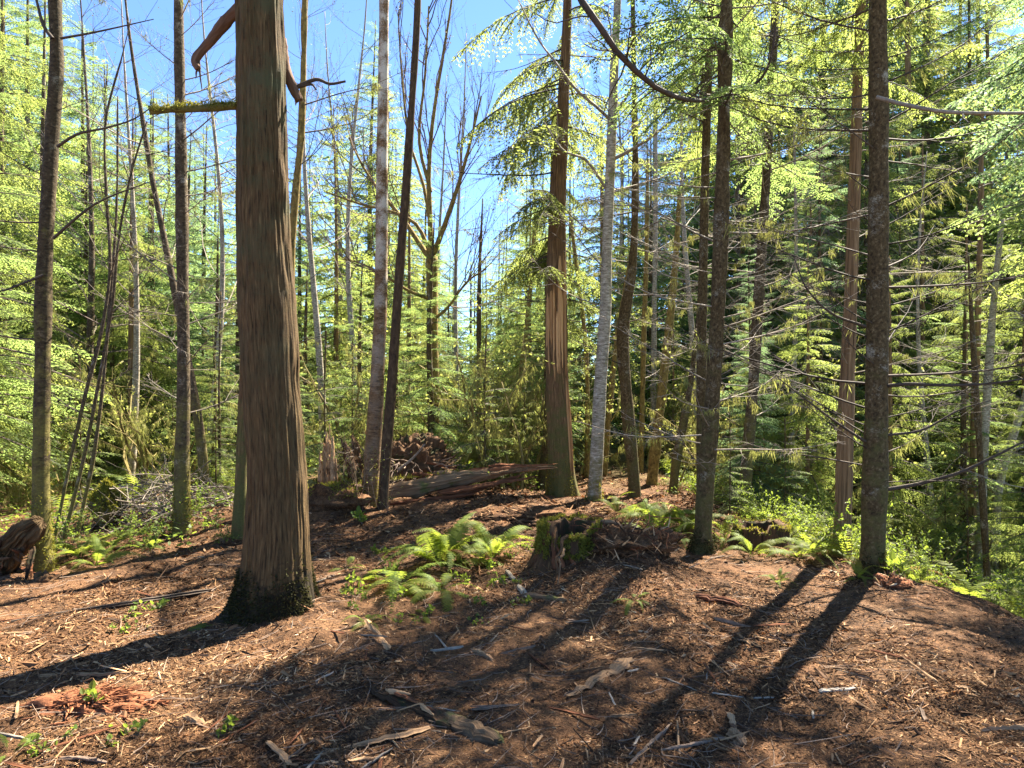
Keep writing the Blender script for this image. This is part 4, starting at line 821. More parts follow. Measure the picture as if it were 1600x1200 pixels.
# jagged snag
c = P(512, 790, 9.9); gz = tz(c[0], c[1]); sn = thing('jagged_snag', 'jagged upright shard of orange wood right of the big cedar', 'snag', (c[0], c[1], gz))
for dx, top, w in ((0.03, 664, 0.075), (-0.055, 694, 0.08), (-0.115, 712, 0.075), (0.085, 684, 0.07), (0.03, 728, 0.1), (-0.015, 678, 0.07), (0.125, 718, 0.06), (-0.08, 730, 0.09)):
    e = P(512 + dx*100, top, 9.9); mb = MB(); shard_mb(mb, (c[0]+dx, c[1]+r.normal(0, 0.03), gz-0.05), e, w, r, 7, 12, (1.0, 0.5 if top > 670 else 0.15), 0.25, tint=r.uniform(0.3, 1)); part('shard', mb, M['wood'], sn)
c = P(487, 790, 9.5); gz = tz(c[0], c[1]); sn2 = thing('rotten_stump', 'low dark rotten stump tufted with yellow moss at the foot of the jagged snag', 'stump', (c[0]+0.15, c[1], gz))
mb = MB(); V, N_ = blob_mb(mb, (c[0]+0.2, c[1], gz+0.0), (0.5, 0.32, 0.2), r, 50, 20, 0.4, 2.2, 75, fine=0.1); part('stump_body', mb, M['ground'], sn2, True)
mb = MB(); moss_fuzz(mb, V, N_, r, 1500, 0.04, 0.008, sel=(N_[:, 2] > 0.35) & (fbm(V[:, 0]*4, V[:, 1]*4, 0, 2, 4) > 0)); part('moss', mb, M['moss'], sn2, kind='stuff')
mb = MB(); shard_mb(mb, (c[0]-0.02, c[1]+.05, gz-.05), P(483, 752, 9.5), 0.16, r, 8, 9, (1.2, 0.6), 0.2, tint=0.3); shard_mb(mb, (c[0]+0.05, c[1], gz-.05), P(492, 755, 9.5), 0.07, r, 6, 8, (1.1, 0.4), 0.2, tint=0.7); part('shard', mb, M['mossytrunk'], sn2)
# hollow mossy stump in front
def hollow_stump(root, c, gz, r0, r1, h, rng, seed, hfun, rows=46, k=96, inner=0.7, mat=None, lean=(0, 0)):
    th = np.arange(k)*2*math.pi/k; top = np.array([hfun(t) for t in th])*(1 + 0.1*fbm(np.cos(th)*4, np.sin(th)*4, seed, 3, seed)) + 0.05*h*np.abs(vnoise(np.cos(th)*9, np.sin(th)*9, 3, seed))
    u = np.linspace(0, 1, rows)[:, None]; z = -0.12 + (top[None]*h + 0.12)*u
    rr = (r0 + (r1-r0)*np.minimum(1, u*1.3)**0.6)*(1 + 0.07*np.cos(5*th + seed)[None]*(1-u) + 0.05*fbm(np.cos(th)[None]*3 + 0*u, np.sin(th)[None]*3 + 0*u, z*3, 3, seed)) + 0.014*(1 - 2*np.abs(vnoise(np.cos(th)[None]*16 + 0*u, np.sin(th)[None]*16 + 0*u, z*2.5, seed+2)))
    def surf(rr, z): return np.stack([c[0] + np.cos(th)[None]*rr + lean[0]*z, c[1] + np.sin(th)[None]*rr + lean[1]*z, gz + z], -1)
    O = surf(rr, z); ui = u[::-1]; zi = top[None]*h*(0.02 + 0.98*ui) - 0.01; ri = r1*inner*(0.75 + 0.25*ui)*(1 + 0.12*fbm(np.cos(th)[None]*4 + 0*u, np.sin(th)[None]*4 + 0*u, zi*4, 3, seed+7))
    I = surf(ri, zi); V = np.concatenate([O, I]); n = len(V)
    i, j = np.meshgrid(np.arange(n-1), np.arange(k), indexing='ij'); mb = MB()
    L = np.concatenate([z, z[::-1]]); bc = np.stack(np.broadcast_arrays(np.cos(th)[None]*r1, np.sin(th)[None]*r1, L), -1)
    mb.add(V, quads=np.stack([i*k+j, i*k+(j+1) % k, (i+1)*k+(j+1) % k, (i+1)*k+j], -1).reshape(-1, 4), bco=bc, tint=0.3)
    part('stump_wall', mb, mat, root, True)
    return O
c = P(893, 880, 7.0); gz = tz(c[0], c[1]); st = thing('tree_stump', 'hollow rotting stump with moss on its rim in the middle of the clearing', 'stump', (c[0], c[1], gz))
ST_H = P(0, 812, 7.2)[2] - gz
def hf(t):
    back = 0.5 + 0.5*math.sin(t); front = max(0, -math.sin(t)); rgt = max(0, math.cos(t))
    return 0.98 - 0.1*rgt*front - 0.32*(1 if -2.5 < (t if t < math.pi else t-2*math.pi) < -1.75 else 0) - 0.16*(1 if -1.75 <= (t if t < math.pi else t-2*math.pi) < -1.1 else 0)
O = hollow_stump(st, c, gz, 0.47, 0.3, ST_H, r, 81, hf, mat=M['oldstump'])
OP = O.reshape(-1, 3); ON = unit(OP - np.array([c[0], c[1], gz - 0.3]))
mb = MB(); up = OP[:, 2] > gz + ST_H*0.2
nz_ = fbm(OP[:, 0]*5, OP[:, 1]*5, OP[:, 2]*5, 2, 6)
moss_fuzz(mb, OP, ON, r, 5200, 0.035, 0.007, sel=up & ((OP[:, 0] < c[0]-0.05) & (nz_ > -0.7) | (nz_ > 0.1)))
rim = O[-4:].reshape(-1, 3); moss_fuzz(mb, rim, np.tile([0, 0, 1.], (len(rim), 1)), r, 2600, 0.03, 0.007); part('moss', mb, M['moss'], st, kind='stuff')
for i in range(6):
    a = r.uniform(-2.9, 0.4); p0 = np.array([c[0]+math.cos(a)*0.3, c[1]+math.sin(a)*0.32, gz+r.uniform(0.15, 0.4)]); d = np.array([math.cos(a)*r.uniform(0.25, 0.55), math.sin(a)*r.uniform(0.25, 0.5), 0]); e = p0 + d; e[2] = tz(e[0], e[1]) + 0.01
    mb = MB(); cc = crom([p0, (p0+e)/2 + np.array([0, -0.04, 0.07]), e], 9); lines_to(mb, [(cc + r.normal(0, 0.012, cc.shape), r.uniform(0.012, 0.03), 0.005)], 7); part('root', mb, M['oldstump'] if i % 2 else M['oldlog'], st, True)
for i in range(26):
    a = r.uniform(-3.0, 0.6); p0 = (c[0]+math.cos(a)*0.4, c[1]+math.sin(a)*0.4, gz - 0.03); b2 = a + r.normal(0, 0.35); e = (c[0]+math.cos(b2)*0.31, c[1]+math.sin(b2)*0.31, gz + r.uniform(0.08, 0.34))
    mb = MB(); shard_mb(mb, p0, e, r.uniform(0.025, 0.075), r, 6, 7, (1, 0.2), 0.3, tint=r.uniform(0, 0.7)); part('bark_shard', mb, M['rotwood'] if i % 3 == 0 else M['oldstump'], st)
# crumbling mound of red debris leaning on the stump's right flank
c2 = P(985, 895, 6.8); db = thing('debris_mound', 'crumbling mound of red rotten wood against the right flank of the hollow stump', 'debris', (c2[0], c2[1], tz(c2[0], c2[1])))
mb = MB(); V, N_ = blob_mb(mb, (c2[0]-0.05, c2[1]+0.05, tz(c2[0], c2[1])-0.02), (0.44, 0.36, 0.17), r, 70, 30, 0.35, 2.5, 83, fine=0.12); part('earth', mb, M['ground'], db, True)
mb = MB()
for i in range(260):
    k = r.integers(len(V)); p = V[k]; d = unit(r.normal(0, 1, 3) + N_[k]*0.3); shard_mb(mb, p - d*0.02, p + d*r.uniform(0.04, 0.16), r.uniform(0.006, 0.022), r, 4, 4, (1, 0.3), 0.2, tint=r.uniform(0, 1))
o = part('wood_crumbs', mb, M['chip'], db); o['kind'] = 'stuff'
mb = MB(); lines_to(mb, root_lines(r, 30, (c2[0]-0.05, c2[1]-0.05, tz(c2[0], c2[1])+0.06), 0.25, 0.35, 0.007), 4, rng=r); part('rootlets', mb, M['rotwood'], db, kind='stuff')
# red mulch ridge in front of the cedar
c3 = P(810, 793, 9.3); rr_ = thing('debris_mound', 'low ridge of red shredded wood in front of the half dead cedar', 'debris', (c3[0], c3[1], tz(c3[0], c3[1])))
mb = MB(); V, N_ = blob_mb(mb, (c3[0]+0.1, c3[1], tz(c3[0], c3[1])-0.02), (0.75, 0.35, 0.13), r, 70, 24, 0.4, 2.5, 84, fine=0.2); part('earth', mb, M['ground'], rr_, True)
mb = MB()
for i in range(260):
    k = r.integers(len(V)); p = V[k]; d = unit(r.normal(0, 1, 3)*np.array([1, 1, 0.3])); shard_mb(mb, p - d*0.02, p + d*r.uniform(0.05, 0.2), r.uniform(0.008, 0.022), r, 4, 4, (1, 0.3), 0.2, tint=r.uniform(0, 0.9))
o = part('wood_crumbs', mb, M['chip'], rr_); o['kind'] = 'stuff'
# dark old stump on the right
c = P(1190, 858, 8.3); gz = tz(c[0], c[1]); s2 = thing('tree_stump', 'broad dark old stump under bare branches on the right', 'stump', (c[0], c[1], gz))
O = hollow_stump(s2, c, gz, 0.44, 0.31, P(0, 818, 8.3)[2]-gz, r, 87, lambda t: 0.95 + 0.08*math.sin(3*t) - (0.25 if 4.2 < t < 4.7 else 0), mat=M['oldstump'], k=72, rows=30)
mb = MB(); rim = O[-3:].reshape(-1, 3); moss_fuzz(mb, rim, np.tile([0, 0, 1.], (len(rim), 1)), r, 700, 0.03, 0.006); part('moss', mb, M['moss'], s2, kind='stuff')
# moss-capped stub on the left
c = P(167, 788, 9.4); gz = tz(c[0], c[1]); mc = thing('mossy_stump', 'round stump cushioned with yellow moss beside the brush pile', 'stump', (c[0], c[1], gz))
mb = MB(); V, N_ = blob_mb(mb, (c[0], c[1], gz+0.28), (0.2, 0.2, 0.26), r, 50, 30, 0.22, 2.2, 90, zmin=-0.95); part('stump_body', mb, M['mossytrunk'], mc, True)
mb = MB(); moss_fuzz(mb, V, N_, r, 5200, 0.035, 0.008, sel=N_[:, 2] > -0.25); part('moss', mb, M['moss'], mc, kind='stuff')
# rotten log end on the left edge
c = P(22, 890, 6.9); gz = tz(c[0], c[1]); rl = thing('rotten_log', 'gnarled rotten log end with a raised snout at the foot of the left mossy trunk', 'log', (c[0], c[1], gz))
mb = MB(); trunk_tube(mb, [(c[0]-0.35, c[1], gz+0.02, 0.13), (c[0]-0.12, c[1]-0.02, gz+0.12, 0.13), (*(P(14, 858, 6.8)), 0.11), (*(P(33, 836, 6.75)), 0.075), (*(P(48, 824, 6.75)), 0.05), (*(P(60, 815, 6.75)), 0.02)], 120, 90, 0.035, 60, 6, 0.06, 91); part('log_body', mb, M['snagbark'], rl, True)
for i in range(22):
    a = P(r.uniform(-10, 52), r.uniform(835, 890), 6.72); mb = MB(); shard_mb(mb, a, a + np.array([r.normal(0, 0.09), r.normal(-0.03, 0.05), r.uniform(-0.28, 0.12)]), r.uniform(0.02, 0.055), r, 6, 7, (1, 0.3), 0.25, tint=r.uniform(0, 0.6)); part('shard', mb, M['oldstump'] if i % 3 else M['rotwood'], rl)
c = P(68, 905, 6.6); ck = thing('bark_chunk', 'small dark bark chunk at the foot of the left mossy trunk', 'bark', (c[0], c[1], tz(c[0], c[1])))
mb = MB(); blob_mb(mb, (c[0], c[1], tz(c[0], c[1])+0.0), (0.1, 0.08, 0.08), r, 40, 20, 0.4, 2.4, 92, fine=0.2); part('chunk', mb, M['oldstump'], ck, True)
# brush pile
c = P(255, 805, 9.7); gz = tz(c[0], c[1]); bp = thing('brush_pile', 'heap of grey dead sticks between the moss-capped stump and the slim mossy trunk', 'brush pile', (c[0], c[1], gz))
sticks = []
for v in range(8):
    mb = MB(); L = []; grow(L, r, np.array([-0.55, 0, 0.]), np.array([1., 0, 0]), 1.1, 0.011, 1, 0.02, 0.1, (2, 4), 0.5, 0.4); lines_to(mb, L, 4, rng=r); sticks.append(mb.mesh('stick', M['gtwig'], smooth=True))
for i in range(150):
    x = r.normal(0, 0.6); y = r.normal(0, 0.35); h = 0.6*math.exp(-(x/0.75)**2 - (y/0.45)**2)*r.uniform(0.15, 1.0)
    link('stick', sticks[i % 8], bp, (x, y, tz(c[0]+x, c[1]+y) - gz + h + 0.03), (r.normal(0, 0.4), r.normal(0, 0.4), r.uniform(0, 6.28)), r.uniform(0.5, 1.05))
# ------- pieces of wood lying on the mulch: (label, from, to, width, material, lift)
def lying(name, label, a, e, w, mat, cat='wood', taper=(1, 0.3), flat=0.6, lift=0.1, k=7, n=10, group=None, bow=0.0, ends=None, tint=0.6, rough=0.2):
    def gp(px, py):
        Y = CAM_Z*F/(py-600)
        for _ in range(6): Y = (CAM_Z - tz(XY(px, Y), Y))*F/(py-600)
        return np.array([XY(px, Y), Y, tz(XY(px, Y), Y)])
    p0, p1 = gp(*a), gp(*e); ww = pxm(w, p0[1]); up = np.array([0, 0, ww*lift])
    root = thing(name, label, cat, tuple((p0+p1)/2), group=group); mb = MB(); shard_mb(mb, p0+up, p1+up, ww, r, k, n, taper, rough, flat, tint=tint, bow=bow); part(ends or 'body', mb, mat, root, False); return root, p0+up, p1+up
t_, a_, e_ = lying('broken_log', 'dark split log piece pointing to the lower right in the foreground', (586, 1082), (705, 1138), 30, M['oldstump'], 'log', (0.35, 1.1), 0.7, tint=0.2, n=16, k=11)
for i in range(6):
    mb = MB(); u = r.uniform(0.1, 0.8); p = a_ + (e_-a_)*u + np.array([0, 0, 0.04]); shard_mb(mb, p, p + (e_-a_)*r.uniform(0.15, 0.35) + r.normal(0, 0.015, 3), r.uniform(0.015, 0.035), r, 5, 6, (1, 0.3), tint=r.uniform(0.2, 0.9)); part('splinter', mb, M['wood'] if i % 2 else M['rotwood'], t_)
lying('log_end', 'stubby tan log end against the dark split log in the foreground', (695, 1128), (775, 1160), 32, M['oldlog'], 'log', (1.0, 0.75), 0.8, k=12, n=10, tint=0.2, rough=0.12)
lying('splintered_slat', 'long tan splinter beside the dark split log', (500, 1180), (665, 1140), 15, M['wood'], taper=(0.4, 0.8), tint=0.5)
lying('bark_slab', 'pale weathered bark slab lying in the middle foreground', (896, 1086), (980, 1036), 32, M['wood'], 'bark', (0.35, 0.9), 0.35, n=14, k=10, tint=0.35)
lying('broken_branch', 'peeled tan stick lying below the centre fern', (572, 972), (606, 1014), 12, M['wood'], 'stick', (1, 0.8), 1.0, tint=0.6)
lying('broken_branch', 'short peeled stick in the middle of the mulch', (742, 1020), (768, 1032), 10, M['wood'], 'stick', (1, 0.8), 1.0, tint=0.6)
lying('fallen_branch', 'grey bent branch in front of the hollow stump', (792, 893), (824, 934), 8, M['gtwig'], 'branch', (0.7, 1), 1.0); lying('fallen_branch', 'dark branch lying in front of the hollow stump', (820, 932), (882, 942), 11, M['oldlog'], 'branch', (1, 0.6), 1.0)
lying('fallen_branch', 'long pale stick lying on the right side of the mulch', (1118, 968), (1226, 1002), 7, M['btwig'], 'branch', (1, 0.4), 1.0, bow=0.01); lying('fallen_branch', 'whitish stick in the sunlit mulch right of centre', (1282, 1082), (1340, 1076), 7, M['gtwig'], 'branch', (1, 0.5), 1.0, tint=1)
lying('fallen_branch', 'tan pole end at the right edge of the mulch', (1540, 1142), (1610, 1138), 15, M['wood'], 'branch', (0.5, 1), 1.0); lying('fallen_branch', 'thin dark strip lying on the chips left of the big cedar', (20, 972), (335, 922), 7, M['twig'], 'branch', (0.6, 1), 1.0, n=22, rough=0.3)  # second piece: a thin dark strip laid along the ground
lying('fallen_branch', 'curved brown root by the bottom edge, right of centre', (985, 1195), (1048, 1132), 9, M['btwig'], 'branch', (1, 0.5), 1.0); lying('fallen_branch', 'brown stick running to the small tan stake in the foreground', (1035, 1172), (1135, 1155), 8, M['btwig'], 'branch', (0.5, 1), 1.0)
lying('wood_stake', 'small upright-looking tan stake in the foreground, right of centre', (1143, 1118), (1149, 1140), 11, M['wood'], 'wood', (1, 0.8), 0.8, tint=0.8); lying('wood_lump', 'rounded tan wood knob below the small stake', (1140, 1146), (1158, 1164), 20, M['wood'], 'wood', (0.9, 0.7), 0.9, k=9, tint=0.4)
lying('wood_slab', 'long tan slab lying at the top of the red rotten patch', (65, 1056), (218, 1052), 13, M['wood'], 'wood', (0.7, 0.4), 0.5, tint=0.4); lying('wood_slab', 'bright tan slab at the bottom edge left of centre', (505, 1194), (600, 1184), 14, M['wood'], 'wood', (0.5, 0.7), 0.4, tint=0.9)
lying('fallen_branch', 'curved grey stick at the bottom left edge', (70, 1190), (165, 1192), 6, M['btwig'], 'branch', (0.7, 1), 1.0, bow=0.02); lying('wood_slab', 'tan chunk among chips at the bottom, below the red rotten patch', (420, 1160), (452, 1192), 16, M['wood'], 'wood', (0.6, 0.8), 0.5, tint=0.6)
lying('wood_lump', 'rounded tan wood chunk right of the red rotten patch', (292, 1122), (316, 1134), 17, M['wood'], 'wood', (0.9, 0.7), 0.9, k=9, tint=0.3); lying('bark_slab', 'dark red rotten chunk below the sunlit bank edge right of the hollow stump', (1090, 932), (1155, 946), 17, M['rotwood'], 'bark', (0.8, 0.7), 0.6, tint=0.1, k=9)
lying('bark_slab', 'dark crumbling bark chunk on the right-hand mulch', (1148, 998), (1185, 1010), 15, M['oldlog'], 'bark', (0.8, 0.6), 0.6, tint=0.1, k=9); lying('fallen_branch', 'splintered brown stick right of the sunlit patch', (1390, 1032), (1440, 1056), 9, M['wood'], 'branch', (0.6, 0.8), 0.7, tint=0.4)
lying('fallen_branch', 'long thin branch running down the bank in front of the sturdy fir', (1285, 888), (1415, 938), 5, M['gtwig'], 'branch', (1, 0.4), 1.0)
c = P(1395, 925, 6.4); rd = thing('rotten_lump', 'lump of red rotten wood on the bank edge below the sturdy fir', 'rotten wood', (c[0], c[1], tz(c[0], c[1])))
mb = MB(); V, N_ = blob_mb(mb, (c[0], c[1], tz(c[0], c[1])-0.02), (0.17, 0.14, 0.09), r, 60, 26, 0.4, 2.4, 93, fine=0.2); part('lump', mb, M['rotwood'], rd, True)
mb = MB()
for i in range(90):
    k = r.integers(len(V)); p = V[k]; d = unit(r.normal(0, 1, 3)); shard_mb(mb, p - d*0.02, p + d*r.uniform(0.03, 0.1), r.uniform(0.006, 0.018), r, 3, 3, (1, 0.3), 0.2, tint=r.uniform(0, 1))
o = part('wood_crumbs', mb, M['chip'], rd); o['kind'] = 'stuff'
# red rotten patch
def gpt(px, py):
    Y = CAM_Z*F/(py-600)
    for _ in range(6): Y = (CAM_Z - tz(XY(px, Y), Y))*F/(py-600)
    return np.array([XY(px, Y), Y, tz(XY(px, Y), Y)])
c = gpt(140, 1098); rp = thing('rotten_wood', 'patch of crumbling orange-red rotten wood in the lower left', 'rotten wood', tuple(c))
mb = MB(); blob_mb(mb, (c[0], c[1], c[2]-0.06), (0.34, 0.19, 0.11), r, 60, 20, 0.3, 2.5, 94, fine=0.12); part('lump', mb, M['rotwood'], rp, True)
mb = MB()
for i in range(420):
    x = c[0] + r.normal(0, 0.17); y = c[1] + r.normal(0, 0.08); z = max(tz(x, y), c[2] - 0.06 + 0.11*math.sqrt(max(0, 1-((x-c[0])/0.34)**2-((y-c[1])/0.19)**2))) + 0.005; a = r.normal(0.1, 0.5); l = r.uniform(0.03, 0.12); d = np.array([math.cos(a), math.sin(a), r.normal(0, 0.15)])
    shard_mb(mb, (x, y, z), np.array([x, y, z]) + d*l, r.uniform(0.005, 0.016), r, 4, 4, (1, 0.3), 0.2, tint=r.uniform(0.2, 1))
o = part('wood_crumbs', mb, M['rotwood'], rp); o['kind'] = 'stuff'
# loose sticks nobody could tell apart, one object each
proto = []
for v in range(10):
    mb = MB(); L = r.uniform(0.12, 0.34); shard_mb(mb, (-L/2, 0, 0), (L/2, r.normal(0, 0.03), r.normal(0, 0.01)), r.uniform(0.012, 0.026), r, 6, 7, (0.8, 0.5), 0.25, 0.6, tint=r.uniform(0, 0.8), bow=0.0); proto.append(mb.mesh('stick_body', M[('wood', 'btwig', 'gtwig', 'rotwood', 'wood')[v % 5]]))
for i in range(190):
    y = 2.9 + 5.2*r.uniform(0, 1)**1.4; x = r.uniform(-0.75, 0.6)*y
    if x > 3.9: continue
    k = i % 10; lab = ('tan splinter of wood', 'brown fallen stick', 'grey fallen stick', 'reddish splinter of wood', 'tan splinter of wood')[k % 5] + (' lying on the wood chips in the foreground' if y < 4.6 else ' lying on the mulch further back in the clearing')
    o = tag(link('loose_stick', proto[k], None, (x, y, tz(x, y) + 0.008), (r.normal(0, 0.4), r.normal(0, 0.12), r.uniform(0, 6.28)), r.uniform(0.6, 1.3)), lab, 'stick', 'loose ' + ' '.join(lab.split()[:2]) + (' sticks near' if y < 4.6 else ' sticks far'))

mb = MB(); q = np.array([P(233 + 139*u, 167 - 4*u + r.uniform(-4, 4), 5.46 + 0.25*u) for u in r.uniform(0, 1, 260)]); moss_fuzz(mb, q, np.tile([0, 0, 1.], (260, 1)), r, 1500, 0.016, 0.004); o = part('moss', mb, M['moss'], T4); o['kind'] = 'stuff'
for e, d in ((P(308, 104, 6.0), (-0.01, 0, -0.1)), (P(310, 106, 6.0), (0.02, 0, -0.07)), (P(467, 155, 6.0), (0.012, 0, -0.06)), (P(463, 154, 6.0), (-0.01, 0.01, -0.05)), (P(469, 152, 6.0), (0.03, 0, -0.04))):
    mb = MB(); shard_mb(mb, e - np.array(d)*0.6, e + np.array(d), 0.03, r, 4, 4, (1, 0.15), 0.25, tint=r.uniform(0.3, 0.9)); part('splinter', mb, M['brokenred'], T4)
# ------------------------------------------------------------------ ferns
r = rs(300)
def frond_mesh(rng, L, arch, npair=40, pw=0.15, mat=None):
    mb = MB(); t = np.linspace(0, 1, 12)
    ax = lambda u: np.stack([L*u*(1-0.12*u), 0.06*L*np.sin(2*u)*(u), L*(arch[0]*u - arch[1]*u**2)], -1)
    C = ax(t); mb.tubes(C, np.linspace(0.0035, 0.001, 12), 4, 0, tint=0.3)
    u = np.linspace(0.1, 0.99, npair); p = ax(u); T = unit(np.gradient(ax(u), axis=0))
    ln = L*pw*np.minimum(1, (u-0.02)*5)*np.clip(1.05-u, 0.05, 1)**0.65
    for s in (1, -1):
        side = unit(np.cross(np.array([0, 0, 1.]), T))*s; nrm = np.cross(T, side)*s
        d = unit(side + T*0.35 + rng.normal(0, 0.07, p.shape)); dn = np.array([0, 0, -1.])*ln[:, None]*rng.uniform(0.1, 0.35, (len(u), 1))
        w = T*(ln*0.07 + 0.0022)[:, None]; mid = p + d*ln[:, None]*0.5 + dn*0.2; tip = p + d*ln[:, None] + dn
        V = np.stack([p - w, p + w, mid + w*0.9, mid - w*0.9, tip + w*0.12, tip - w*0.12], 1); ix = np.arange(len(u))[:, None]*6
        mb.add(V.reshape(-1, 3), quads=np.concatenate([ix + [[0, 1, 2, 3]], ix + [[3, 2, 4, 5]]]), tint=np.repeat(rng.uniform(0.2, 1, len(u)), 6))
    return mb.mesh('frond', mat)
FR = [frond_mesh(r, 0.7, (a, b), mat=M['fern']) for a, b in ((0.9, 1.0), (0.7, 0.9), (1.15, 1.15), (0.5, 0.75), (0.8, 1.2), (0.35, 0.5))]
FRD = [frond_mesh(r, 0.7, (a, b), 24, 0.15, M['deadfern']) for a, b in ((0.5, 1.1), (0.3, 0.9))]
FRL = [frond_mesh(r, 0.7, (a, b), 18, 0.18, M['fern']) for a, b in ((0.9, 1.0), (0.6, 0.9), (1.2, 1.15))]
def fern(x, y, size, n, label, group=None, lod=False, spread=(0, 6.28), flatness=0.0):
    z = tz(x, y); t = thing('fern', label, 'fern', (x, y, z), group=group); S = FRL if lod else FR
    for i in range(n):
        a = spread[0] + (spread[1]-spread[0])*(i + r.uniform(0, 0.8))/n
        dead = i > 2 and r.uniform() < 0.14
        link('frond', FRD[i % 2] if dead else S[int(r.integers(len(S)))], t, (0.02*math.cos(a), 0.02*math.sin(a), 0.01), (r.normal(0, 0.3), flatness*1.6 - 0.38 + r.normal(0, 0.22), a), size/0.7*r.uniform(0.65, 1.15))
    return t
c = gpt(690, 885); fern(c[0], c[1], 0.88, 24, 'big yellow-green fern clump glowing in the sun at the centre of the clearing')
c = gpt(625, 915); fern(c[0], c[1], 0.72, 16, 'lower fern clump spreading to the left of the big glowing one', flatness=0.25)
c = gpt(770, 872); fern(c[0], c[1], 0.66, 16, 'dense fern clump on the right side of the big glowing one')
c = gpt(690, 925); fern(c[0], c[1], 0.55, 10, 'grey-green drooping fern at the front of the big glowing clump', flatness=0.35)
c = gpt(575, 975); fern(c[0], c[1], 0.24, 8, 'small bright green fern near the peeled tan stick', flatness=0.3)
c = gpt(660, 965); fern(c[0], c[1], 0.25, 5, 'small flattened fern on the mulch below the centre ferns', flatness=0.4)
c = gpt(990, 945); fern(c[0], c[1], 0.26, 7, 'small fern on the mulch in front of the red debris mound', flatness=0.3)
c = gpt(335, 978); fern(c[0], c[1], 0.34, 5, 'flat green fern by the dark butt of the big cedar', flatness=0.5, spread=(2.4, 4.4))
c = gpt(540, 890); fern(c[0], c[1], 0.3, 5, 'small yellowish fern just right of the big cedar', flatness=0.3)
c = gpt(15, 1180); fern(c[0], c[1], 0.2, 6, 'dark little fern in the bottom left corner', flatness=0.3)
for px, py, s, n, lab in ((172, 860, 0.55, 8, 'bright upright fern in front of the moss-capped stump'), (225, 858, 0.4, 5, 'single yellow fern left of the slim mossy trunk'), (125, 872, 0.6, 12, 'wide green fern right of the left mossy trunk'), (150, 885, 0.45, 9, 'low fern at the edge of the sunlit chips on the left')):
    c = gpt(px, py); fern(c[0], c[1], s, n, lab)
for px, py, s, n, lab in ((1000, 815, 0.62, 12, 'green fern just behind the hollow stump'), (1035, 826, 0.7, 14, 'tall fern left of the lichen-specked conifer'), (1070, 832, 0.66, 13, 'bright fern against the left side of the lichen-specked conifer'), (965, 805, 0.5, 10, 'fern between the white alder and the bent dark trunk'), (1050, 850, 0.5, 12, 'low fern at the foot of the right-hand fern bank'), (1020, 845, 0.5, 10, 'small low fern behind the red debris mound'),
    (1175, 868, 0.5, 7, 'grey-green arching fern in front of the dark old stump'), (1245, 872, 0.5, 10, 'dark fern between the old stump and the slim cedar'), (1130, 850, 0.45, 8, 'fern right of the lichen-specked conifer'), (1268, 868, 0.5, 9, 'fern at the foot of the slim cedar'), (1215, 912, 0.22, 8, 'small pale fern on the right-hand mulch'), (1340, 905, 0.3, 8, 'small fern tuft at the foot of the sturdy fir')):
    c = gpt(px, py); fern(c[0], c[1], s, n, lab)
# ------------------------------------------------------------------ leafy shrubs
def shrub_mesh(rng, h, n_st, leaves, ln, lw, mat, wood, spread=0.5):
    L = []; tips = []
    for i in range(n_st):
        a = rng.uniform(0, 6.28); d = unit(np.array([math.cos(a)*spread, math.sin(a)*spread, 1.0])); grow(L, rng, np.array([rng.normal(0, 0.05), rng.normal(0, 0.05), -0.03]), d, h*rng.uniform(0.6, 1.1), 0.005, 2, 0.1, 0.16, (2, 4), 0.7, 0.55, 5, tips)
    ms = MB(); lines_to(ms, L, 3, rng=rng); p, d = [], []
    for pts, dd in tips:
        u = rng.uniform(0.1, 1, leaves); p.append(np.stack([np.interp(u, np.linspace(0, 1, len(pts)), pts[:, k]) for k in range(3)], -1)); d.append(unit(dd*0.5 + rng.normal(0, 0.7, (leaves, 3)) + np.array([0, 0, 0.1])))
    p, d = np.concatenate(p), np.concatenate(d); n = len(p); l = ln*rng.uniform(0.5, 1.2, n); w = lw*rng.uniform(0.7, 1.2, n)
    up = unit(np.tile([0, 0, 1.], (n, 1)) + rng.normal(0, 0.45, (n, 3))); s = unit(np.cross(d, up)); nn = np.cross(s, d)
    D = d*l[:, None]; S = s*w[:, None]; K = nn*(w*0.35)[:, None]
    V = np.stack([p, p+0.35*D+S+K, p+0.75*D+0.75*S+K*0.6, p+D, p+0.75*D-0.75*S+K*0.6, p+0.35*D-S+K], 1); ix = np.arange(n)[:, None]*6
    ml = MB(); ml.add(V.reshape(-1, 3), quads=np.concatenate([ix + [[0, 1, 2, 3]], ix + [[0, 3, 4, 5]]]), tint=np.repeat(rng.uniform(0, 1, n), 6))
    return ms.mesh('stems', wood), ml.mesh('leaves', mat)
SH = [shrub_mesh(r, h, n, lv, ln, lw, M['shrubleaf'], M['btwig']) for h, n, lv, ln, lw in ((0.55, 9, 5, 0.055, 0.017), (0.7, 8, 5, 0.06, 0.02), (0.45, 11, 5, 0.045, 0.014), (0.9, 7, 6, 0.06, 0.017))]
HB = [shrub_mesh(r, h, n, lv, ln, lw, M['shrubleaf'], M['btwig']) for h, n, lv, ln, lw in ((0.12, 4, 1, 0.06, 0.02), (0.1, 5, 1, 0.045, 0.014))]
TR = [shrub_mesh(r, 1.0, 5, 3, 0.022, 0.009, M['mapleleaf'], M['btwig'], 0.35) for _ in range(2)]
def shrub(x, y, k, sc, label, group=None, P_=SH, cat='shrub', name='leafy_shrub'):
    t = thing(name, label, cat, (x, y, tz(x, y)), r.uniform(0, 6.28), sc, group); link('stems', P_[k][0], t); link('leaves', P_[k][1], t); return t
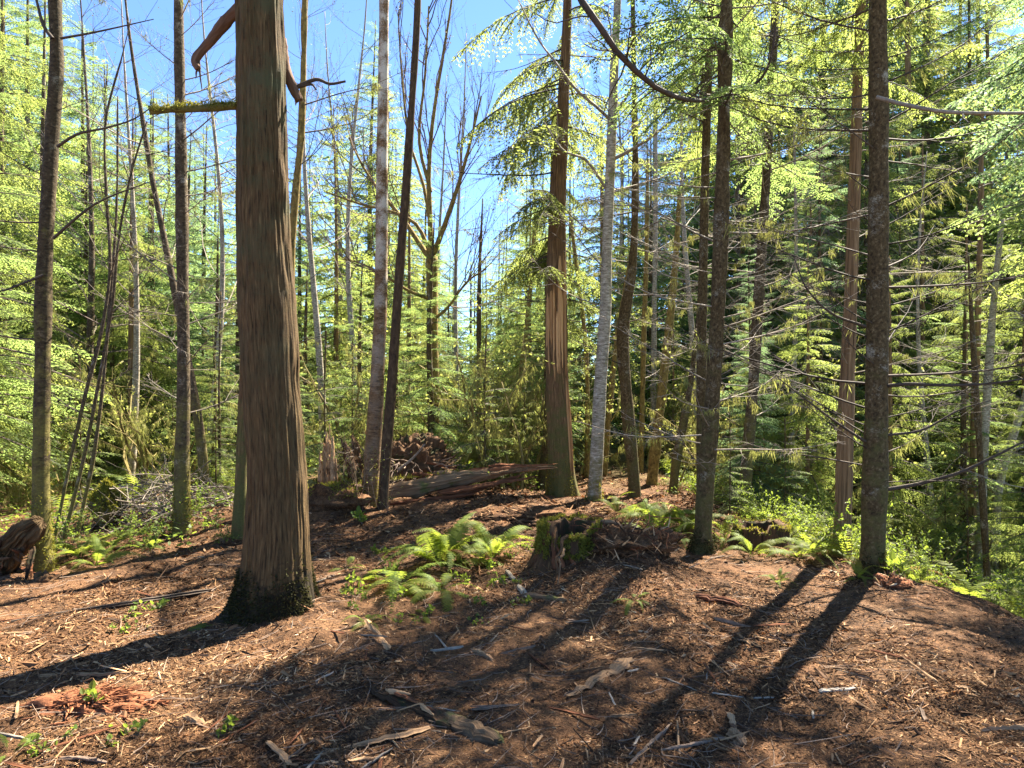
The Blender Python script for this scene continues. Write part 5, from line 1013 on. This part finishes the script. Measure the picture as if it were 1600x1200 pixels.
ZONES = [(-1e9, 95, 'beyond the left mossy trunk'), (95, 380, 'left of the big cedar'), (380, 620, 'right of the big cedar'), (620, 840, 'behind the fallen log'), (840, 960, 'by the half dead cedar'), (960, 1130, 'left of the lichen-specked conifer'), (1130, 1345, 'left of the sturdy fir'), (1345, 1e9, 'right of the sturdy fir')]
def zone(px):
    for a, b, s in ZONES:
        if a <= px < b: return s
def pxo(x, y): return 800 + x/y*F
for i in range(150):                         # the bright bank on the right
    y = r.uniform(5.2, 12.5); x = 4.15 - 0.27*(min(max(y, 5.5), 9.5)-5.5) + 0.15 + abs(r.normal(0, 1))*1.7
    shrub(x, y, i % 4, r.uniform(0.3, 0.62), 'leafy shrub on the bank right of the sturdy fir, ' + ('near the mulch edge' if y < 7.8 else 'further down the slope'), 'leafy shrubs on the right bank ' + ('near' if y < 7.8 else 'far'))
for px, py in ((1235, 850), (1260, 838), (1285, 850), (1220, 838), (1250, 860), (1300, 862), (1275, 845), (1240, 835), (1330, 880), (1150, 845)):
    c = gpt(px, py + r.normal(0, 4)); shrub(c[0], c[1], int(r.integers(4)), r.uniform(0.45, 0.75), 'bright leafy shrub between the dark old stump and the slim cedar', 'leafy shrubs by the old stump')
for px, py in ((245, 865), (120, 860), (210, 840), (265, 830), (300, 820), (150, 850), (330, 830), (180, 845), (90, 870), (340, 850), (235, 845)):
    c = gpt(px + r.normal(0, 5), py); shrub(c[0], c[1], int(r.integers(4)), r.uniform(0.35, 0.6), 'low leafy shrub among the ferns in front of the brush pile', 'leafy shrubs by the brush pile')
for px, py, s, lab in ((202, 1150, 1.0, 'little green leafy sprout in the lower left foreground'), (142, 1110, 0.9, 'small blue-green sprout growing out of the red rotten patch'), (240, 955, 1.3, 'pale green weed in the sunlit chips left of the big cedar'), (190, 985, 1.0, 'small weed on the sunlit chips at the left'), (390, 960, 1.2, 'leafy sprig at the dark butt of the big cedar'), (745, 945, 0.6, 'tiny green sprout on the mulch below the big glowing fern'), (560, 820, 1.3, 'small leafy sprig at the foot of the blotchy alder'), (365, 1140, 0.6, 'tiny seedling on the dark soil below the big cedar'), (70, 1170, 0.9, 'dull green weed in the bottom left corner'), (1400, 905, 1.5, 'leafy sprig at the right side of the sturdy fir')):
    c = gpt(px, py); shrub(c[0], c[1], int(r.integers(2)), s, lab, None, HB, 'seedling', 'leafy_sprout')
for i in range(26):
    c = gpt(r.uniform(540, 830), r.uniform(850, 985)); shrub(c[0], c[1], int(r.integers(2)), r.uniform(0.4, 1.0), 'tiny green sprout on the mulch around the centre ferns', 'sprouts around the centre ferns', HB, 'seedling', 'leafy_sprout')
for px, py, Y, s, lab in ((570, 790, 9.6, 1.15, 'thin bush of tiny pale leaves in front of the blotchy alder'), (540, 780, 9.9, 1.0, 'thin bush of tiny pale leaves beside the jagged snag'), (602, 800, 9.4, 0.7, 'small bush of tiny pale leaves at the foot of the dark pole')):
    shrub(XY(px, Y), Y, 0 if s > 1 else 1, s, lab, None, TR)
# ------------------------------------------------------------------ the forest behind
g = rs(77)
def conifer_mesh(seed, H, protos, n, rmax, z0, mats, twigs=False, trunk_r=0.1, power=0.85, dead=0, mat_t=None, pitch=(-0.25, 0.4)):
    q = rs(seed); w1, w2 = q.normal(0, 0.03, 2)
    ax = lambda z: np.array([w1*z*(1-z/H) + 0.02*np.sin(z), w2*z*(1-z/H), z]); mb = MB()
    crown_into(mb, q, protos, z0, H*0.985, H, rmax, n, ax, (0, 1), power, False, twigs, pitch)
    cr = mb.mesh('crown', mats); mt = MB(); trunk_tube(mt, [(*ax(0.0) - np.array([0, 0, 0.4]), trunk_r*1.15), (*ax(0.15*H), trunk_r), (*ax(0.55*H), trunk_r*0.6), (*ax(H*0.99), 0.012)], 40, 10, seed=seed, lump=0.006)
    tr = mt.mesh('trunk', mat_t or M['fir'], smooth=True); dd = None
    if dead:
        mb = MB()
        for i in range(dead):
            z = q.uniform(0.5, z0 + 2.5); m = rotm(q.uniform(0, 6.28), q.uniform(-0.3, 0.4))*q.uniform(0.5, 1.1)
            lines_to(mb, [(l @ m.T + ax(z), a, b) for l, a, b in dead_lines[q.integers(8)]], 3, rng=q)
        dd = mb.mesh('dead_branches', M['gtwig'])
    return H, tr, cr, dd
HM, CM, FM = (M['hemlock'], M['twig']), (M['cedarleaf'], M['twig']), (M['fir_n'], M['twig'])
NEAR = [conifer_mesh(1, 9, B_hem, 92, 2.0, 0.7, HM), conifer_mesh(2, 10, B_ced, 92, 2.3, 0.8, CM, pitch=(-0.45, 0.3), mat_t=M['redcedar']), conifer_mesh(3, 7, B_hem, 80, 1.8, 0.3, HM)]
MIDT = [conifer_mesh(4, 11, B_mid, 95, 2.7, 0.6, HM), conifer_mesh(5, 12, B_mid, 100, 2.8, 1.0, CM, pitch=(-0.45, 0.3), mat_t=M['redcedar']), conifer_mesh(6, 10, B_mid, 90, 2.3, 0.4, FM)]
POLE = [conifer_mesh(7, 14, B_mid, 55, 1.9, 6.5, HM, trunk_r=0.11, dead=26), conifer_mesh(8, 15, B_mid, 55, 2.0, 7.5, FM, trunk_r=0.13, dead=26), conifer_mesh(9, 13, B_mid, 55, 1.9, 5.0, CM, trunk_r=0.11, dead=22, mat_t=M['mossytrunk'])]
SAP = [conifer_mesh(10, 3.0, B_hem, 34, 1.0, 0.2, HM, True, 0.022), conifer_mesh(11, 2.2, B_hem, 26, 0.85, 0.12, HM, True, 0.018), conifer_mesh(12, 4.0, B_ced, 36, 1.15, 0.25, CM, True, 0.03)]
SPARSE = [conifer_mesh(13, 16, B_low, 60, 1.7, 2.0, FM, trunk_r=0.12, dead=10), conifer_mesh(14, 18, B_low, 70, 1.9, 3.0, HM, trunk_r=0.13, dead=10)]
def tree(V, x, y, h, label, group=None, name='hemlock_tree', cat='tree', rz=None):
    H, tr, cr, dd = V; s = h/H; t = thing(name, label, cat, (x, y, tz(x, y)), g.uniform(0, 6.28) if rz is None else rz, s, group)
    link('trunk', tr, t); link('crown', cr, t)
    if dd is not None: link('dead_branches', dd, t)['kind'] = 'stuff'
    return t
LIM = np.array([(-400, -200), (0, -150), (80, -80), (150, 0), (200, 110), (300, 150), (370, 190), (430, 130), (520, 110), (570, 10), (610, 40), (640, 230), (700, 330), (780, 340), (830, 230), (870, 150), (930, 120), (980, 90), (1060, 20), (1110, -250), (1200, -400), (1500, -400), (1560, -50), (1620, -100), (2100, -400)], float)
def lim(px): return np.interp(px, LIM[:, 0], LIM[:, 1])
def clear(x, y):
    if x > 3 and y < 9: return False
    return not (y < 11 or (abs(pxo(x, y) - 960) < 70 and y < 17) or (abs(x) < 3 and y < 12.2))
LIT = [(-6.0, 11.0), (-7.5, 12.0), (-5.0, 12.5), (-5.0, 9.7), (-4.4, 9.4), (-5.7, 9.4), (4.8, 6.5), (6.6, 9.0), (7.2, 10.4), (8.2, 11.8), (6.2, 11.0), (9.5, 13.5), (-0.7, 7.0), (-3.9, 5.9), (-3.8, 6.8), (-2.8, 5.7), (-3.4, 5.0), (-3.0, 7.6), (2.0, 12.6), (-1.4, 9.4), (2.2, 9.0), (2.0, 14), (-4.6, 8.6), (0.2, 8.2), (-4.2, 9.6)]
def sun_cap(x, y, h, w=1.7):                 # trees that stand up-sun of the sunlit spots stay low enough to let the light through
    s, c = math.sin(R(SUN_AZ)), math.cos(R(SUN_AZ))
    for a, b in LIT:
        t = (x-a)*s + (y-b)*c
        if t > 1 and abs((x-a)*c - (y-b)*s) < w: h = min(h, t*math.tan(R(SUN_EL))*0.97)
    return h
placed = []
def free(x, y, d):
    for a, b in placed:
        if (a-x)**2 + (b-y)**2 < d*d: return False
    placed.append((x, y)); return True
KIND = {'n': (NEAR, 'bushy bright young conifer'), 'm': (MIDT, 'full green conifer'), 'p': (POLE, 'bare-stemmed tall conifer'), 's': (SPARSE, 'thin ragged conifer')}
def scatter(n, y0, y1, mix, dmin, band, px0=-250, px1=1850, jit=60, hmax=17):
    c = 0; tries = 0
    while c < n and tries < n*40:
        tries += 1; y = g.uniform(y0, y1); px = g.uniform(px0, px1); x = XY(px, y)
        if not clear(x, y) or not free(x, y, dmin): continue
        if 1060 < px < 1370 and y < 17.5 and 'p' not in mix: continue
        k = 'p' if 1060 < px < 1370 and y < 17.5 else g.choice(list(mix), p=list(mix.values())); top = lim(px) + abs(g.normal(0, jit)) - 10
        h = (600-top)/F*y + CAM_Z - tz(x, y)
        if k == 'n': h = min(h, g.uniform(5, 10) if px < 1080 else g.uniform(9, 16))
        elif k == 'm' and hmax < 25: h = min(h, g.uniform(7, 14))
        h = sun_cap(x, y, min(h, hmax))
        if h < 2.6: continue
        V, d = KIND[k]; i = int(g.integers(len(V)))
        if k in 'ps' and h < 8: V, d = KIND['m']; i = int(g.integers(len(V)))
        tree(V[i], x, y, h, f'{d} {zone(px)}, {band}', f'{d.split(" ")[0]} conifers {zone(px)} {band}', 'conifer_tree'); c += 1
scatter(26, 11.5, 17, {'n': 0.85, 'p': 0.15}, 1.5, 'close behind the clearing')
scatter(12, 11, 18, {'n': 0.8, 'm': 0.2}, 1.5, 'close behind the clearing', 1400, 1800)
scatter(60, 16, 26, {'n': 0.6, 'm': 0.3, 'p': 0.1}, 1.6, 'in the middle distance')
scatter(95, 25, 42, {'m': 0.85, 'p': 0.05, 's': 0.1}, 1.9, 'far back', hmax=24)
scatter(26, 20, 34, {'m': 1.0}, 1.5, 'in the tall stand behind', 1040, 1800, hmax=27)
scatter(16, 17, 30, {'m': 1.0}, 1.5, 'in the tall stand behind', -200, 330, hmax=25)
scatter(10, 12, 22, {'p': 1.0}, 1.2, 'in the middle distance', 1120, 1420)
# conifers near the right-hand bank whose drooping sprays fill the upper right
for x, y, h, k in ((7.2, 13.2, 7, 1), (8.8, 13.4, 7.5, 0), (7.9, 10.6, 5.2, 1), (9.9, 12.0, 5.5, 0), (10.2, 15.5, 9, 1), (6.9, 16, 9, 1), (12.2, 16.4, 10, 1)):
    free(x, y, 1); tree(NEAR[k], x, y, h, 'conifer with drooping bright sprays right of the sturdy fir, ' + ('front row' if y < 11 else 'second row'), 'spray conifers on the right bank ' + ('front' if y < 11 else 'back'), 'conifer_tree')
for x, y, h, k, lab in ((8.3, 10.6, 14, 0, 'tall dark-stemmed conifer added past the right edge, its crown shading the foreground'), (9.7, 11.9, 15, 2, 'mossy-stemmed tall conifer added beyond the right edge to shade the foreground'), (6.7, 8.3, 13, 1, 'tall conifer added low on the bank beyond the right edge to shade the foreground')):  # added trees outside the view, high crowns to shade the foreground
    free(x, y, 1); tree(POLE[k], x, y, h, lab, None, 'conifer_tree')
for x, y, h, k in ((-7.6, 9.2, 9, 0), (-9.0, 11.5, 11, 1), (-10.5, 9.5, 12, 1)):
    free(x, y, 1); tree(NEAR[k], x, y, h, 'conifer with drooping sprays beyond the left mossy trunk, ' + ('front row' if y < 10 else 'second row'), 'spray conifers on the left ' + ('front' if y < 10 else 'back'), 'conifer_tree')
for i in range(46):                          # saplings of the understorey
    y = g.uniform(10.5, 19); px = g.uniform(-60, 1660); x = XY(px, y)
    if not clear(x, y) and not (y > 11 and (px < 520 or px > 1180)): continue
    tree(SAP[i % 3], x, y, g.uniform(1.4, 3.6), f'hemlock sapling with flat green sprays {zone(px)}', f'saplings {zone(px)}', 'hemlock_sapling', 'sapling')
for px, py, Y, h in ((760, 640, 11.6, 2.6), (820, 690, 12.4, 2.0), (510, 0, 11.8, 2.8), (1140, 0, 9.6, 1.5), (1225, 0, 10.6, 1.8), (430, 0, 11.4, 3.4), (345, 0, 12, 3.6)):
    tree(SAP[int(g.integers(3))], XY(px, Y), Y, h, f'hemlock sapling with flat green sprays {zone(px)}', f'saplings {zone(px)}', 'hemlock_sapling', 'sapling')
# mossy vine maples
def vine(seed, h):
    q = rs(seed); L, tips = [], []
    for i in range(5):
        a = q.uniform(0, 6.28); grow(L, q, np.array([q.normal(0, 0.15), q.normal(0, 0.15), -0.05]), unit(np.array([math.cos(a)*0.6, math.sin(a)*0.6, 1])), h*q.uniform(0.6, 1.0), 0.028, 3, -0.05, 0.16, (2, 4), 0.6, 0.6, 7, tips)
    ms = MB(); lines_to(ms, L, 4, rng=q); mm = lichen_mb(q, [l for l in L if l[1] > 0.004], 420, (0.05, 0.2)); ml = MB(); Q = leaf_at_tips(q, tips, 4, 0.06, 0.02); ml.quads(Q, tint=q.uniform(0, 1, len(Q)))
    return ms.mesh('stems', M['mtwig']), mm.mesh('moss', M['lichen']), ml.mesh('leaves', M['mapleleaf'])
VM = [vine(51, 2.4), vine(52, 3.0), vine(53, 2.0)]
def vmaple(x, y, sc, label, group, k):
    t = thing('vine_maple', label, 'shrub', (x, y, tz(x, y)), g.uniform(0, 6.28), sc, group)
    for n, m in zip(('stems', 'moss', 'leaves'), VM[k]):
        o = link(n, m, t)
        if n != 'stems': o['kind'] = 'stuff'
spots = [(730, 12.6), (770, 13.2), (800, 12.2), (690, 13.5), (830, 14), (640, 13.5), (900, 14.5), (760, 15), (1100, 13), (1180, 13), (1250, 12.5), (1300, 13.5), (1420, 12), (1480, 13), (1560, 14), (1020, 16.5), (200, 12.5), (120, 13), (40, 12.5), (300, 13), (480, 13), (540, 14), (1150, 15), (1280, 16), (920, 17), (1380, 15), (1500, 16), (700, 16)]
for i, (px, Y) in enumerate(spots):
    vmaple(XY(px, Y) + g.normal(0, 0.2), Y, g.uniform(0.7, 1.15), f'arching vine maple hung with yellow-green moss {zone(px)}', f'vine maples {zone(px)}', i % 3)
# bare alders and birches in the background
def bare(seed, H, mat):
    q = rs(seed); ax = lambda z: np.array([0.25*math.sin(z*0.35+seed), 0.2*math.sin(z*0.3), z]); mt = MB(); trunk_tube(mt, [(*ax(z), 0.095*(1-z/H)+0.012) for z in np.linspace(-0.3, H, 9)], 50, 12, seed=seed, lump=0.006)
    L, tips = [], []
    for i in range(26):
        z = H*q.uniform(0.25, 0.98); a = q.uniform(0, 6.28); grow(L, q, ax(z), unit(np.array([math.cos(a), math.sin(a), 0.6])), (H-z)*0.28+0.7, 0.018*(1-z/H)+0.006, 2, 0.3, 0.12, (2, 4), 0.5, 0.6, 6, tips)
    mb = MB(); lines_to(mb, L, 3, rng=q); ml = MB(); Q = leaf_at_tips(q, tips, 2, 0.035, 0.011); ml.quads(Q, tint=q.uniform(0, 1, len(Q)))
    return H, mt.mesh('trunk', mat, smooth=True), mb.mesh('branches', M['gtwig']), ml.mesh('leaf_buds', M['bud'])
BARE = [bare(61, 13, M['alder']), bare(62, 15, M['alder']), bare(63, 12, M['mossytrunk'])]
for px, Y, h, k in ((490, 15, 11, 0), (560, 18, 13, 1), (720, 20, 12, 1), (200, 14, 10, 0), (130, 17, 12, 2), (330, 15, 11, 1), (1080, 17, 12, 0), (1240, 15, 11, 1), (1290, 19, 12, 2), (1450, 15, 10, 0), (1600, 17, 12, 1), (960, 21, 12, 0), (1160, 21, 14, 2), (520, 24, 15, 1), (690, 27, 14, 0)):
    H, a, b, c = BARE[k]; x = XY(px, Y); t = thing('bare_alder', f'leafless {"pale" if k < 2 else "mossy"} alder with fine twigs {zone(px)}, {"near" if Y < 18 else "far"}', 'tree', (x, Y, tz(x, Y)), g.uniform(0, 6.28), h/H, f'bare alders {zone(px)} {"pale" if k < 2 else "mossy"} {"near" if Y < 18 else "far"}')
    link('trunk', a, t); link('branches', b, t)['kind'] = 'stuff'; link('leaf_buds', c, t)['kind'] = 'stuff'
for i in range(26):
    y = r.uniform(5.6, 10); x = 4.2 - 0.27*(min(max(y, 5.5), 9.5)-5.5) + 0.1 + abs(r.normal(0, 1))*1.3
    fern(x, y, r.uniform(0.4, 0.7), 9, 'sword fern on the bank right of the sturdy fir, ' + ('near the mulch edge' if y < 7.8 else 'further down the slope'), 'ferns on the right bank ' + ('near' if y < 7.8 else 'far'), True)
for i in range(60):                          # ferns of the understorey
    y = g.uniform(10.5, 17); px = g.uniform(-50, 1650); x = XY(px, y)
    if abs(px - 965) < 75 or (px > 560 and px < 860 and y < 11.5): continue
    fern(x, y, g.uniform(0.6, 0.95), 11, f'fern of the forest understorey {zone(px)}', f'understorey ferns {zone(px)}', True)
# low leafy ground cover
q = rs(500); n = 60000; x = q.uniform(-16, 16, n); y = q.uniform(6, 24, n)
k = ((x > 4.2 - 0.27*(np.clip(y, 5.5, 9.5)-5.5) + 0.1) | (y > 11.3 + 0.6*fbm(x*0.6, y*0.6, 0, 2, 8)) | ((x < -3.6) & (y > 7.9 + 0.3*fbm(x, y, 0, 2, 3)))) & (np.abs(pxo(x, y) - 965) > 75) & (np.abs(x) < 0.85*y) & (fbm(x*0.9, y*0.9, 0, 3, 21) > -0.45)
x, y = x[k], y[k]; n = len(x); p = np.stack([x, y, terrain(x, y) + q.uniform(0.01, 0.22, n)], -1); d = unit(q.normal(0, 1, (n, 3))*np.array([1, 1, 0.35]))
mb = MB(); mb.quads(leafquads(p, d, q.uniform(0.03, 0.11, n), q.uniform(0.008, 0.028, n), q, tilt=0.5), tint=q.uniform(0, 1, n))
o = link('undergrowth', mb.mesh('undergrowth', M['shrubleaf'])); o['kind'] = 'stuff'; o['label'] = 'low leafy ground cover under the trees'
# far wood closing the view
mb = MB(); q = rs(600)
for i in range(170):
    a = q.uniform(-0.95, 0.95); d = q.uniform(44, 85); x, y = math.sin(a)*d, math.cos(a)*d; px = pxo(x, y); top = lim(float(np.clip(px, -400, 2100))); h = min(max((600 - max(top, 380 if 640 < px < 860 else top) - abs(q.normal(0, 30)))/F*y + 1.9, 4.5), 22)
    z0 = tz(x, y); nb = 16
    for j in range(nb):
        z = h*(0.04 + 0.95*j/nb); L = 0.19*h*(1-z/h)**0.8 + 0.4
        for e in range(3):
            b = B_low[q.integers(5)]; s = L/b['L']; m = rotm(q.uniform(0, 6.28), -0.2 + 0.5*z/h)*s; Q = b['Q'][j % 3::11]; Q = Q.mean(1, keepdims=True) + (Q - Q.mean(1, keepdims=True))*3.2
            mb.quads(Q @ m.T + np.array([x, y, z0+z]), 0, np.clip(q.uniform(0, 1) + q.normal(0, 0.1, len(Q)), 0, 1))
    mb.tubes(np.array([[x, y, z0-0.5], [x, y, z0+h*0.5], [x, y, z0+h]]), np.array([0.16, 0.1, 0.01]), 5, 1)
o = link('far_wood', mb.mesh('far_wood', [M['fir_n'], M['twig']])); o['kind'] = 'stuff'; o['label'] = 'far conifer wood closing the view behind the trees'


# say where each of a few look-alikes stands
by = {}
for o in bpy.data.objects:
    if o.parent is None and o.get('group'): by.setdefault(o['label'], []).append(o)
ORD = {2: ('leftmost of two', 'rightmost of two'), 3: ('leftmost of three', 'middle of three', 'rightmost of three'), 4: ('leftmost of four', 'second of four', 'third of four', 'rightmost of four')}
for lab, os_ in by.items():
    inn = [o for o in os_ if -30 < pxo(o.location.x, o.location.y) < 1630]; out = [o for o in os_ if o not in inn]
    if out and inn:
        for o in out: o['label'] = lab + ', off frame'; o['group'] = o['group'] + ' beyond the frame'
    if len(inn) in ORD:
        for o, s in zip(sorted(inn, key=lambda o: pxo(o.location.x, o.location.y)), ORD[len(inn)]): o['label'] = lab + ', ' + s
